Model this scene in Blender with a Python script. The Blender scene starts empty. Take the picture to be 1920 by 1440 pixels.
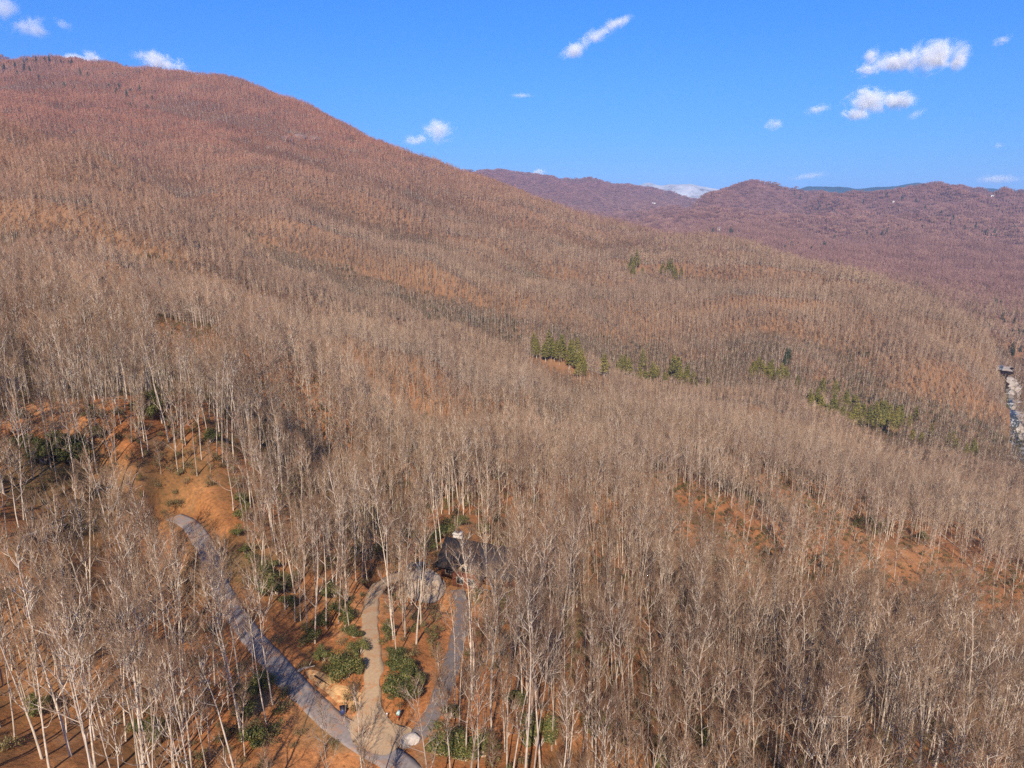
import bpy, math, random
import numpy as np
from mathutils import Vector, Matrix

R = math.radians
C = bpy.context.scene.collection
# ------------------------------------------------------------------ camera
PITCH = R(14.0); FPX = 1333.0
cam_d = bpy.data.cameras.new('camera'); cam = bpy.data.objects.new('camera', cam_d); C.objects.link(cam)
cam_d.sensor_width = 36; cam_d.lens = 36*FPX/1920; cam_d.clip_start = 0.5; cam_d.clip_end = 60000
cam.location = (0, 0, 0); cam.rotation_euler = (math.pi/2-PITCH, 0, 0)
sc = bpy.context.scene; sc.camera = cam
# ------------------------------------------------------------------ sky, sun, exposure
SUN_AZ = R(5.0); SUN_EL = R(38.0)          # light travels towards this azimuth (from +Y towards +X)
w = bpy.data.worlds.new('World'); sc.world = w; w.use_nodes = True
nt = w.node_tree; nt.nodes.clear()
sky = nt.nodes.new('ShaderNodeTexSky'); sky.sky_type = 'NISHITA'; sky.sun_disc = False
sky.sun_elevation = SUN_EL; sky.sun_rotation = math.pi+SUN_AZ
sky.altitude = 1000; sky.air_density = 1.0; sky.dust_density = 0.0; sky.ozone_density = 2.0
geo_w = nt.nodes.new('ShaderNodeTexCoord'); sep = nt.nodes.new('ShaderNodeSeparateXYZ'); nt.links.new(geo_w.outputs['Generated'], sep.inputs[0])
rw = nt.nodes.new('ShaderNodeValToRGB'); el = rw.color_ramp.elements           # deeper, bluer air than the model's
while len(el) < 5: el.new(0.5)
for k, (p, c) in enumerate([(0, (.16, .33, .90)), (.055, (.18, .375, .76)), (.15, (.20, .49, .94)), (.24, (.19, .56, 1.14)), (.6, (.45, .75, 1.2))]):
    el[k].position = p; el[k].color = (*c, 1)
nt.links.new(sep.outputs[2], rw.inputs[0])
hs = nt.nodes.new('ShaderNodeMix'); hs.data_type = 'RGBA'; hs.blend_type = 'MULTIPLY'; hs.inputs[0].default_value = 1.0
bg = nt.nodes.new('ShaderNodeBackground'); bg.inputs[1].default_value = 0.102
wo = nt.nodes.new('ShaderNodeOutputWorld')
nt.links.new(sky.outputs[0], hs.inputs[6]); nt.links.new(rw.outputs[0], hs.inputs[7]); nt.links.new(hs.outputs[2], bg.inputs[0]); nt.links.new(bg.outputs[0], wo.inputs[0])
sl = bpy.data.lights.new('sun', 'SUN'); sl.energy = 5.0; sl.angle = R(0.5); sl.color = (1.0, 0.90, 0.77)
sun = bpy.data.objects.new('sun', sl); C.objects.link(sun)
LD = Vector((math.sin(SUN_AZ)*math.cos(SUN_EL), math.cos(SUN_AZ)*math.cos(SUN_EL), -math.sin(SUN_EL)))
sun.rotation_euler = LD.to_track_quat('-Z', 'Y').to_euler()
sc.view_settings.view_transform = 'Standard'; sc.view_settings.look = 'None'
sc.view_settings.exposure = 0.58; sc.view_settings.gamma = 1.0
sc.cycles.max_bounces = 6; sc.cycles.diffuse_bounces = 2; sc.cycles.volume_bounces = 2; sc.cycles.transparent_max_bounces = 6
sc.cycles.use_denoising = False

# ------------------------------------------------------------------ helpers
def tag(o, label=None, cat=None, group=None, kind=None):
    if label: o['label'] = label
    if cat: o['category'] = cat
    if group: o['group'] = group
    if kind: o['kind'] = kind
    return o

def mesh_np(name, V, F4=None, F3=None, mat=None, smooth=False, parent=None, link=True):
    """mesh object from numpy arrays: quads F4, triangles F3"""
    V = np.asarray(V, dtype=np.float32)
    loops, starts, n = [], [], 0
    if F4 is not None and len(F4):
        F4 = np.asarray(F4, dtype=np.int32); loops.append(F4.ravel()); starts.append(np.arange(len(F4))*4); n = len(F4)*4
    if F3 is not None and len(F3):
        F3 = np.asarray(F3, dtype=np.int32); loops.append(F3.ravel()); starts.append(n+np.arange(len(F3))*3)
    loops = np.concatenate(loops); starts = np.concatenate(starts)
    me = bpy.data.meshes.new(name)
    me.vertices.add(len(V)); me.vertices.foreach_set('co', V.ravel())
    me.loops.add(len(loops)); me.loops.foreach_set('vertex_index', loops.astype(np.int32))
    me.polygons.add(len(starts)); me.polygons.foreach_set('loop_start', starts.astype(np.int32))
    me.update(calc_edges=True); me.validate()
    if smooth: me.polygons.foreach_set('use_smooth', np.ones(len(starts), dtype=bool))
    o = bpy.data.objects.new(name, me)
    if mat is not None:
        for m in (mat if isinstance(mat, (list, tuple)) else [mat]): me.materials.append(m)
    if link: C.objects.link(o)
    if parent: o.parent = parent
    return o

def hash2(ix, iy, s):
    h = (ix.astype(np.int64)*374761393 + iy.astype(np.int64)*668265263 + s*974634777) & 0xFFFFFFFF
    h = ((h ^ (h >> 13))*1274126177) & 0xFFFFFFFF
    h = ((h ^ (h >> 16))*2246822519) & 0xFFFFFFFF
    return ((h ^ (h >> 15)) & 0xFFFFFF)/float(0xFFFFFF)
def vnoise(x, y, s=0):
    ix = np.floor(x); iy = np.floor(y); fx = x-ix; fy = y-iy
    fx = fx*fx*fx*(fx*(fx*6-15)+10); fy = fy*fy*fy*(fy*(fy*6-15)+10)
    a = hash2(ix, iy, s); b = hash2(ix+1, iy, s); c = hash2(ix, iy+1, s); d = hash2(ix+1, iy+1, s)
    return (a*(1-fx)+b*fx)*(1-fy)+(c*(1-fx)+d*fx)*fy
def fbm(x, y, s=0, o=4):
    t = 0; a = 1; n = 0
    for k in range(o):
        t = t+a*(vnoise(x*2**k+17.3*k, y*2**k-9.1*k, s+k)-.5)*2; n += a; a *= .5
    return t/n
def sstep(a, b, x):
    t = np.clip((x-a)/(b-a), 0, 1); return t*t*(3-2*t)

# ------------------------------------------------------------------ terrain
ct, st = math.cos(PITCH), math.sin(PITCH)
def unproj(u, v, d):
    a = (u-960)/FPX; b = (720-v)/FPX
    return a*d, (ct+b*st)*d, (-st+b*ct)*d
def G(u, v, d): return unproj(u, v, d)
def K(u, v, d, h=20.0):                       # canopy seen at that spot: the ground is a tree lower
    x, y, z = unproj(u, v, d); return x, y, z-h
def Zp(u, d, z):                              # bearing, depth along the axis and a height
    a = (u-960)/FPX; return a*d, d*0.97, z
CTRL = [
 # foreground ground, the road and the house shelf
 G(0,1440,84), G(300,1440,90), G(600,1420,98), G(720,1400,101), G(900,1440,96), K(1200,1440,82), K(1500,1440,82), K(1900,1440,86),
 G(0,1250,108), G(200,1250,112), G(100,1090,127), G(380,1250,116), G(600,1335,106), G(700,1250,115), G(695,1150,133), G(720,1090,152),
 G(860,1200,132), G(885,1090,170), G(800,1090,160), G(880,1000,198), G(480,1200,124), G(420,1120,141), G(372,1000,160), G(300,964,168), G(200,966,158), G(100,985,146), G(0,1010,131), G(-150,1050,118),
 G(0,925,144), G(100,885,156), G(260,860,170), G(400,920,172), G(520,1000,168), G(600,1050,160), G(640,1180,133),
 G(700,1010,188), G(400,760,215), G(0,740,185), G(1000,1250,118), G(980,1120,150),
 K(150,640,235), K(300,640,260), K(500,740,235), K(700,880,215),
 # crest of the first spur and the hollow behind it
 K(-150,440,380), K(0,478,380), K(180,505,390), K(350,542,395), K(500,588,380), K(650,655,345), K(740,745,310), G(935,868,300), K(850,800,330),
 Zp(-100,450,-78), Zp(100,455,-90), Zp(300,465,-108), Zp(500,455,-125), Zp(680,430,-138), Zp(800,400,-145),
 # shoulder right of the house and the hollow past it
 K(960,955,188), K(1165,992,176), K(1320,1147,131), K(1475,1215,116), K(1730,1235,112), K(1920,1290,108), K(2100,1310,110),
 G(1250,1080,225), G(1350,1120,226), G(1523,1180,224), G(1700,1220,218), G(1920,1290,210), G(2100,1320,210), G(1080,1000,240),
 G(1400,1010,288), G(1650,1080,275), G(1200,920,300), G(1900,1120,270),
 K(1000,765,400), K(1150,775,410), K(1300,790,415), K(1500,832,400), K(1700,875,385), K(1920,930,370), K(2100,980,365),
 Zp(1500,470,-165), Zp(1700,450,-180), Zp(1920,440,-195), Zp(1300,500,-158),
 # second spur
 K(-100,380,560), K(50,390,560), K(200,405,570), K(400,458,575), K(530,488,580), K(650,542,560), K(800,622,520), K(1000,692,500), K(1150,755,470),
 Zp(0,660,-42), Zp(250,680,-68), Zp(450,680,-98), Zp(650,660,-128), Zp(850,620,-158), Zp(1050,590,-178), Zp(1250,600,-185), Zp(1400,620,-190), Zp(1650,640,-214), Zp(1800,640,-226), Zp(2000,600,-235),
 # third spur
 K(-200,200,1050), K(30,242,1060), K(210,278,1030), K(350,362,960), K(450,402,920), K(600,482,840), K(750,530,790), K(960,576,750), K(1200,622,720), K(1425,695,690), K(1600,740,690),
 K(150,345,800), K(330,430,760),
 Zp(100,1250,75), Zp(300,1180,2), Zp(450,1080,-50), Zp(600,980,-105), Zp(760,910,-140), Zp(960,860,-170), Zp(1200,820,-188), Zp(1425,800,-195), Zp(1620,800,-218),
 # the mountain side
 K(500,335,1330), K(700,405,1300), K(800,455,1150), K(1000,522,1050), K(1200,540,1150), K(1400,575,1080), K(1600,650,930), K(1200,470,1500), K(1000,440,1500), K(800,380,1600),
 K(550,262,2000), K(640,300,1800), K(200,200,2000), K(50,200,1800), K(380,260,1700), K(350,190,2250), K(850,345,1950), K(480,220,2200), K(0,152,2350), K(-200,140,2500), K(110,128,2650), K(230,148,2500),
 # skyline
 K(-250,95,3000), K(-100,100,3000), K(0,107,3000), K(120,114,2950), K(200,110,2900), K(300,125,2850), K(400,148,2780), K(460,156,2700), K(520,178,2620), K(580,198,2560), K(640,228,2480), K(720,268,2380), K(800,294,2300), K(900,324,2180), K(980,355,2080), K(1060,390,1980), K(1180,412,1860), K(1300,432,1760), K(1420,458,1640), K(1500,480,1560), K(1600,504,1470), K(1700,535,1370), K(1780,580,1260), K(1850,642,1150), K(1885,700,1060),
 # behind the skyline
 Zp(-250,4200,300), Zp(0,4200,250), Zp(200,4100,200), Zp(400,3900,120), Zp(600,3600,20), Zp(800,3200,-60), Zp(950,2900,-110), Zp(1100,2600,-130), Zp(1300,2300,-150), Zp(1500,2050,-170), Zp(1700,1750,-200), Zp(1800,1550,-225),
 # the river hollow
 G(1890,760,960), G(1905,830,820), G(1880,690,1060), Zp(1960,700,-262), Zp(2100,620,-275), Zp(2050,900,-250),
 # the valley and hills beyond
 K(1900,560,1800), K(1920,640,1350), K(2100,560,1800), K(1850,500,2400), K(1650,480,2500), K(1500,455,2700), K(1380,432,3000), K(1280,412,3600),
 K(1950,450,3000), K(1700,420,3400), K(1450,400,4000), K(1600,395,4100), K(1850,390,4000), K(2100,400,3800),
 K(1250,395,4800), K(1300,380,5100), K(1350,356,5300), K(1410,340,5300), K(1455,349,5250), K(1500,360,5200), K(1560,365,5200), K(1620,363,5100), K(1680,357,5000), K(1730,348,4900), K(1790,343,4800), K(1850,350,4700), K(1920,366,4600), K(2100,360,4800),
 Zp(1300,6600,-120), Zp(1420,7000,-100), Zp(1600,7000,-100), Zp(1900,7000,-120), Zp(2200,7000,-120),
 K(1150,402,5600), K(1000,395,5200), K(1080,372,6300), K(980,352,6500), K(1200,375,6600),
 K(800,330,7600), K(900,322,7600), K(960,328,7700), K(1010,334,7700), K(1050,340,7700), K(1085,341,7700), K(1115,336,7700), K(1150,345,7700), K(1180,352,7700), K(1230,360,7700), K(1290,372,7500),
 Zp(700,10500,-150), Zp(1000,10500,-150), Zp(1300,10500,-200), Zp(1600,11000,-200), Zp(2000,11000,-200), Zp(0,10500,-200), Zp(-200,7000,0), Zp(400,7000,0),
 Zp(-300,30000,-400), Zp(400,30000,-400), Zp(1000,30000,-400), Zp(1600,30000,-400), Zp(2200,30000,-400), Zp(1000,18000,-300), Zp(1800,18000,-300), Zp(0,18000,-300),
 # outside the frame below and beside
 (0,30,-62), (-60,30,-55), (70,30,-72), (0,60,-67), (-60,60,-60), (70,60,-75), (-250,120,-30), (260,120,-130), (-400,300,10),
]
CT = np.array(CTRL)
AZS = 2.3
def polar(x, y):
    return np.arctan2(x, y)*AZS, np.log(np.hypot(x, y))
ca, cl = polar(CT[:, 0], CT[:, 1]); cr = np.exp(cl); ce = CT[:, 2]/cr
def tps_k(r2): return 0.5*r2*np.log(r2+1e-9)
n_ = len(ca)
D2 = (ca[:, None]-ca[None])**2+(cl[:, None]-cl[None])**2
A = np.zeros((n_+3, n_+3)); A[:n_, :n_] = tps_k(D2)+np.eye(n_)*4e-5
A[:n_, n_] = 1; A[:n_, n_+1] = ca; A[:n_, n_+2] = cl; A[n_:, :n_] = A[:n_, n_:].T
sol = np.linalg.solve(A, np.concatenate([ce, [0, 0, 0]]))
def raw_h(x, y):
    a, l = polar(x, y); out = np.zeros_like(a)
    af, lf = a.ravel(), l.ravel(); of = np.empty_like(af)
    for i in range(0, len(af), 20000):
        aa = af[i:i+20000, None]; ll = lf[i:i+20000, None]
        of[i:i+20000] = tps_k((aa-ca)**2+(ll-cl)**2)@sol[:n_]+sol[n_]+sol[n_+1]*aa[:, 0]+sol[n_+2]*ll[:, 0]
    r = np.hypot(x, y)
    z = of.reshape(a.shape)*r
    # gullies and small spurs
    q = np.abs(fbm(x/170., y/170., 5, 3)); z = z+(.16-q)*26*sstep(450, 1000, r)*(1-sstep(9000, 12000, r))
    sa = (.93*x-.35*y)/620.; sb = (.35*x+.93*y)/150.+fbm(x/300., y/300., 12, 2)*.7                # spurs run down to the river
    q = np.abs(vnoise(sa, sb, 14)*2-1)*.7+np.abs(vnoise(sa*2.3+5, sb*2.1, 15)*2-1)*.3
    z = z+(q-.64)*84*sstep(330, 620, r)*(1-.88*sstep(1500, 2300, r))*(1-sstep(3300, 3900, r))
    q = np.abs(fbm(x/750.+3, y/750., 9, 4)); z = z+(.14-q)*380*sstep(2800, 4600, r)*(1-.6*sstep(9000, 12000, r))
    z = z+fbm(x/28., y/28., 2, 3)*1.6*sstep(60, 150, r)
    z = z+fbm(x/5., y/5., 3, 2)*.30*(1-sstep(300, 500, r))
    return z
NA, NR = 900, 900
AZ = np.linspace(-R(62), R(62), NA); LR = np.linspace(math.log(28), math.log(25000), NR)
AA, LL = np.meshgrid(AZ, LR); RR = np.exp(LL)
GX = RR*np.sin(AA); GY = RR*np.cos(AA)
# the spline is smooth: evaluate it on a coarser grid and refine with the noise at full size
HZ = raw_h(GX, GY)
def ground(x, y, H=None):
    H = HZ if H is None else H
    x = np.asarray(x, float); y = np.asarray(y, float)
    a = (np.arctan2(x, y)-AZ[0])/(AZ[1]-AZ[0]); l = (np.log(np.maximum(np.hypot(x, y), 28.01))-LR[0])/(LR[1]-LR[0])
    a = np.clip(a, 0, NA-1.001); l = np.clip(l, 0, NR-1.001)
    i = a.astype(int); j = l.astype(int); fa = a-i; fl = l-j
    return (H[j, i]*(1-fa)+H[j, i+1]*fa)*(1-fl)+(H[j+1, i]*(1-fa)+H[j+1, i+1]*fa)*fl
def hit(u, v, h=0.0, dmin=40.0):
    """first place where the line of sight through a spot of the photograph meets the ground (raised by h)"""
    d = np.exp(np.linspace(math.log(dmin), math.log(26000), 5000))
    x, y, z = unproj(u, v, d)
    below = np.nonzero(z < ground(x, y)+h)[0]
    k = below[0] if len(below) else len(d)-1
    return float(x[k]), float(y[k])
def smooth_line(pts, step):
    p = np.array(pts, float); seg = []
    for i in range(len(p)-1):
        a = p[max(i-1, 0)]; b = p[i]; c = p[i+1]; d = p[min(i+2, len(p)-1)]
        for t in np.linspace(0, 1, 12, endpoint=False):
            seg.append(.5*((2*b)+(-a+c)*t+(2*a-5*b+4*c-d)*t*t+(-a+3*b-3*c+d)*t**3))
    seg.append(p[-1]); s = np.array(seg); L = np.concatenate([[0], np.cumsum(np.hypot(*np.diff(s, axis=0).T))])
    n = max(2, int(L[-1]/step)); q = np.linspace(0, L[-1], n)
    return np.stack([np.interp(q, L, s[:, 0]), np.interp(q, L, s[:, 1])], 1)
ROADPX = [(326,969),(358,985),(384,1025),(402,1080),(432,1140),(482,1205),(542,1275),(604,1335),(665,1385),(735,1430),(800,1480)]
BRANPX = [(735,1425),(775,1385),(808,1345),(832,1290),(850,1235),(862,1180),(868,1140),(858,1110)]
DRIVPX = [(692,1375),(695,1330),(698,1270),(698,1205),(694,1150),(702,1112),(722,1088),(750,1080),(785,1084),(812,1092)]
HOUSE = hit(884, 1088)
lines = {}
for nm, px, wd in (('road', ROADPX, 3.9), ('branch_road', BRANPX, 2.9), ('driveway', DRIVPX, 3.0)):
    P = smooth_line([hit(u, v) for u, v in px], 1.0)
    z = ground(P[:, 0], P[:, 1]); k = np.ones(21)/21; zp = np.concatenate([np.full(10, z[0]), z, np.full(10, z[-1])]); z = np.convolve(zp, k, 'valid')
    lines[nm] = (P, z, wd)
# level the ground under roads, yard and house
near = RR < 330
fx, fy = GX[near], GY[near]; hz = HZ[near]
wsum = np.zeros_like(fx); zsum = np.zeros_like(fx); wmax = np.zeros_like(fx)
road_dist = {}
def near_line(P, x, y):
    best = np.full(x.shape, 1e9); idx = np.zeros(x.shape, int)
    for i in range(0, len(P), 1):
        d = (x-P[i, 0])**2+(y-P[i, 1])**2; m = d < best; best[m] = d[m]; idx[m] = i
    return np.sqrt(best), idx
for nm, (P, z, wd) in lines.items():
    d, i = near_line(P, fx, fy)
    wgt = 1-sstep(wd/2+1.0, wd/2+4.5, d); ww = wgt/(d+.5)
    zsum += ww*z[i]; wsum += ww; wmax = np.maximum(wmax, wgt)
d = np.hypot(fx-HOUSE[0], fy-HOUSE[1]); HZ0 = float(ground(*HOUSE))
yard_c = hit(800, 1090); YZ = .5*(HZ0+float(ground(*yard_c)))
for cx, cy, r0, r1 in ((HOUSE[0], HOUSE[1], 10, 17), (yard_c[0], yard_c[1], 9, 15)):
    dd = np.hypot(fx-cx, fy-cy); wgt = 1-sstep(r0, r1, dd); ww = wgt*3
    zsum += ww*YZ; wsum += ww; wmax = np.maximum(wmax, wgt)
hz = np.where(wsum > 0, hz*(1-wmax)+wmax*(zsum/np.maximum(wsum, 1e-9)), hz)
HZ[near] = hz
def road_clear(x, y):
    out = np.full(x.shape, 1e9)
    for nm, (P, z, wd) in lines.items():
        d, _ = near_line(P, x, y); out = np.minimum(out, d-wd/2)
    return out

# ------------------------------------------------------------------ materials
def newmat(name, rough=0.9, spec=0.2):
    m = bpy.data.materials.new(name); m.use_nodes = True; t = m.node_tree
    b = t.nodes['Principled BSDF']; b.inputs['Roughness'].default_value = rough; b.inputs['Specular IOR Level'].default_value = spec
    return m, t, b
def noise_node(t, vec, scale, detail=4, rough=.55, dist=0):
    n = t.nodes.new('ShaderNodeTexNoise'); n.inputs['Scale'].default_value = scale; n.inputs['Detail'].default_value = detail
    n.inputs['Roughness'].default_value = rough; n.inputs['Distortion'].default_value = dist
    if vec is not None: t.links.new(vec, n.inputs['Vector'])
    return n.outputs['Fac']
def ramp(t, fac, stops):
    r = t.nodes.new('ShaderNodeValToRGB'); e = r.color_ramp.elements
    while len(e) < len(stops): e.new(0.5)
    for k, (p, c) in enumerate(stops):
        e[k].position = p; e[k].color = (*c, 1)
    t.links.new(fac, r.inputs[0]); return r.outputs[0]
def mixc(t, fac, a, b, mode='MIX'):
    n = t.nodes.new('ShaderNodeMix'); n.data_type = 'RGBA'; n.blend_type = mode
    for s, v in ((n.inputs[0], fac), (n.inputs[6], a), (n.inputs[7], b)):
        if hasattr(v, 'node'): t.links.new(v, s)
        elif isinstance(v, (int, float)): s.default_value = v
        else: s.default_value = (*v, 1)
    return n.outputs[2]
def mathn(t, op, a, b=None, clamp=False):
    n = t.nodes.new('ShaderNodeMath'); n.operation = op; n.use_clamp = clamp
    for s, v in zip(n.inputs, (a, b)):
        if v is None: continue
        if hasattr(v, 'node'): t.links.new(v, s)
        else: s.default_value = v
    return n.outputs[0]
def geo_pos(t): return t.nodes.new('ShaderNodeNewGeometry').outputs['Position']
def bump(t, b, h, dist, strength=.6):
    n = t.nodes.new('ShaderNodeBump'); n.inputs['Distance'].default_value = dist; n.inputs['Strength'].default_value = strength
    t.links.new(h, n.inputs['Height']); t.links.new(n.outputs[0], b.inputs['Normal'])

# leaf litter floor; far off the wood floor is duller
M = {}
m, t, b = newmat('leaf_litter'); P_ = geo_pos(t)
big = ramp(t, noise_node(t, P_, .035, 5, .6), [(.3, (.26, .095, .034)), (.5, (.42, .165, .055)), (.62, (.52, .235, .09)), (.75, (.30, .135, .055))])
fine = ramp(t, noise_node(t, P_, 1.3, 6, .75), [(.30, (.22, .20, .18)), (.45, (.75, .72, .70)), (.58, (1.05, 1.0, .95)), (.72, (1.6, 1.45, 1.3))])
col = mixc(t, 1.0, big, fine, 'MULTIPLY')
tanm = ramp(t, noise_node(t, P_, .11, 3, .6, .5), [(.58, (0, 0, 0)), (.7, (1, 1, 1))])
col = mixc(t, mathn(t, 'MULTIPLY', tanm, .35), col, (.42, .29, .16))
mossm = ramp(t, noise_node(t, P_, .06, 4, .6, .8), [(.55, (0, 0, 0)), (.66, (1, 1, 1))])
col = mixc(t, mathn(t, 'MULTIPLY', mossm, .6), col, (.11, .085, .035))
at = t.nodes.new('ShaderNodeAttribute'); at.attribute_name = 'thicket'                   # evergreen thickets fill the hollows
hm = mathn(t, 'MULTIPLY', ramp(t, mathn(t, 'ADD', at.outputs['Fac'], mathn(t, 'MULTIPLY', noise_node(t, P_, .025, 4, .65), .8)), [(.34, (0, 0, 0)), (.62, (1, 1, 1))]), .85)
col = mixc(t, hm, col, (.055, .052, .022))
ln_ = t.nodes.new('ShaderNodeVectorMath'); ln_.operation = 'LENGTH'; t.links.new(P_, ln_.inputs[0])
col = mixc(t, ramp(t, mathn(t, 'MULTIPLY', ln_.outputs['Value'], 1/1000.), [(.22, (0, 0, 0)), (.55, (.8, .8, .8))]), col, (.17, .095, .05))   # shade between the trees put into the floor colour, browner with distance
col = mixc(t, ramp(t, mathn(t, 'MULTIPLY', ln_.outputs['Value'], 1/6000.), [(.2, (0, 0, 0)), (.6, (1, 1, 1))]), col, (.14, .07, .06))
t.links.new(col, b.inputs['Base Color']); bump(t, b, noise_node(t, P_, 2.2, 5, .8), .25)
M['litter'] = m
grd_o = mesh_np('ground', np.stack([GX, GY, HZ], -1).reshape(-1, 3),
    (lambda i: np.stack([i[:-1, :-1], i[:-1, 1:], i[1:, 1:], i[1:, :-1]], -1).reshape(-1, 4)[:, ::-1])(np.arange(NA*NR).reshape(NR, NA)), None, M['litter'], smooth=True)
def blur(A, n):
    k = np.ones(n)/n
    A = np.apply_along_axis(lambda q: np.convolve(np.pad(q, n//2, 'edge'), k, 'valid'), 1, A); return np.apply_along_axis(lambda q: np.convolve(np.pad(q, n//2, 'edge'), k, 'valid'), 0, A)
EL_ = HZ/RR
HOL = np.clip((blur(EL_, 45)-EL_)*105*sstep(170, 330, RR), -.3, 1)           # how far a spot lies in a hollow
grd_o.data.attributes.new('thicket', 'FLOAT', 'POINT').data.foreach_set('value', HOL.astype(np.float32).ravel())
tag(grd_o, kind='structure')
# ------------------------------------------------------------------ bark, twigs, leaves
def bark_mat(name, c0, c1, c2):
    m, t, b = newmat(name, .95, .1)
    oi = t.nodes.new('ShaderNodeObjectInfo'); P_ = geo_pos(t)
    base = ramp(t, oi.outputs['Random'], [(0, c0), (.5, c1), (1, c2)])
    patch = ramp(t, noise_node(t, P_, .02, 3), [(.35, (.86, .84, .84)), (.65, (1.12, 1.1, 1.06))])
    fine = ramp(t, noise_node(t, P_, 1.1, 4, .7), [(.3, (.62, .6, .58)), (.6, (1.1, 1.1, 1.1))])
    c = mixc(t, 1, mixc(t, 1, base, patch, 'MULTIPLY'), fine, 'MULTIPLY')
    t.links.new(c, b.inputs['Base Color']); return m
M['bark'] = bark_mat('pale_bark', (.44, .35, .27), (.60, .50, .395), (.30, .235, .175))
M['twig'] = bark_mat('twigs', (.20, .115, .068), (.29, .19, .12), (.14, .08, .05))
def far_mat(name, lo, hi):                     # whole far crowns: trees differ, and the higher slope is redder
    m, t, b = newmat(name, 1, 0)
    oi = t.nodes.new('ShaderNodeObjectInfo'); P_ = geo_pos(t)
    sp = t.nodes.new('ShaderNodeSeparateXYZ'); t.links.new(P_, sp.inputs[0])
    hgt = mathn(t, 'MULTIPLY', mathn(t, 'ADD', sp.outputs[2], 90), 1/300., True)
    base = mixc(t, hgt, ramp(t, oi.outputs['Random'], [(0, lo[0]), (.5, lo[1]), (1, lo[2])]), ramp(t, oi.outputs['Random'], [(0, hi[0]), (.5, hi[1]), (1, hi[2])]))
    patch = ramp(t, noise_node(t, P_, .012, 4), [(.35, (.84, .80, .80)), (.65, (1.14, 1.1, 1.04))])
    t.links.new(mixc(t, 1, base, patch, 'MULTIPLY'), b.inputs['Base Color']); return m
M['twig_far'] = far_mat('far_twigs', [(.20, .115, .07), (.29, .19, .115), (.15, .088, .055)], [(.25, .095, .055), (.33, .145, .085), (.20, .075, .05)])
M['twig_far2'] = far_mat('distant_twigs', [(.24, .13, .11), (.33, .20, .16), (.18, .095, .09)], [(.23, .115, .11), (.31, .165, .15), (.18, .085, .09)])
def leaf_mat(name, cs):
    m, t, b = newmat(name, .6, .35)
    P_ = geo_pos(t); g = t.nodes.new('ShaderNodeNewGeometry'); oi = t.nodes.new('ShaderNodeObjectInfo')
    c = ramp(t, g.outputs['Random Per Island'], cs)
    v = ramp(t, oi.outputs['Random'], [(0, (.75, .8, .75)), (1, (1.2, 1.15, 1.1))])
    t.links.new(mixc(t, 1, c, v, 'MULTIPLY'), b.inputs['Base Color']); return m
M['rhodo'] = leaf_mat('broadleaf_evergreen', [(0, (.028, .04, .012)), (.45, (.07, .08, .02)), (.8, (.14, .13, .03)), (1, (.22, .14, .05))])
M['needle'] = leaf_mat('needles', [(0, (.055, .06, .015)), (.5, (.16, .14, .028)), (1, (.32, .25, .055))])
M['needle_dark'] = leaf_mat('dark_needles', [(0, (.02, .04, .018)), (.5, (.04, .06, .025)), (1, (.07, .08, .03))])
M['brush'] = leaf_mat('undergrowth', [(0, (.10, .075, .03)), (.4, (.16, .12, .045)), (.7, (.13, .13, .04)), (1, (.25, .13, .06))])

# ------------------------------------------------------------------ plant builders
class TB:
    def __init__(s): s.V = []; s.F4 = []; s.F3 = []
    def tube(s, P, r, n=5):
        P = [Vector(p) for p in P]; base = len(s.V)
        for i, p in enumerate(P):
            d = (P[min(i+1, len(P)-1)]-P[max(i-1, 0)]).normalized()
            u = d.orthogonal().normalized() if i == 0 else (u-d*u.dot(d)).normalized()
            v = d.cross(u)
            for k in range(n):
                a = 2*math.pi*k/n; s.V.append(tuple(p+(u*math.cos(a)+v*math.sin(a))*r[i]))
        for i in range(len(P)-1):
            for k in range(n):
                a = base+i*n+k; b_ = base+i*n+(k+1) % n; s.F4.append((a, b_, b_+n, a+n))
    def cone(s, p, q, r, n=3):
        p = Vector(p); q = Vector(q); d = (q-p).normalized(); u = d.orthogonal().normalized(); v = d.cross(u); base = len(s.V)
        for k in range(n):
            a = 2*math.pi*k/n; s.V.append(tuple(p+(u*math.cos(a)+v*math.sin(a))*r))
        s.V.append(tuple(q))
        for k in range(n): s.F3.append((base+k, base+(k+1) % n, base+n))
    def obj(s, name, mat, parent=None, link=True, smooth=False):
        return mesh_np(name, s.V, s.F4, s.F3, mat, smooth, parent, link)
def rdir(rng, d, ang):
    d = Vector(d).normalized(); u = d.orthogonal().normalized(); v = d.cross(u); a = rng.uniform(0, 2*math.pi)
    return (d*math.cos(ang)+(u*math.cos(a)+v*math.sin(a))*math.sin(ang)).normalized()
def bent(rng, p, d, L, n, up=.12, wob=.12):
    P = [Vector(p)]; d = Vector(d).normalized()
    for i in range(n):
        d = (d+Vector((rng.gauss(0, wob), rng.gauss(0, wob), rng.gauss(0, wob*.6)+up))).normalized(); P.append(P[-1]+d*(L/n))
    return P
def on_path(P, t):
    f = t*(len(P)-1); i = min(int(f), len(P)-2); return P[i].lerp(P[i+1], f-i), (P[i+1]-P[i]).normalized()
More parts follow.
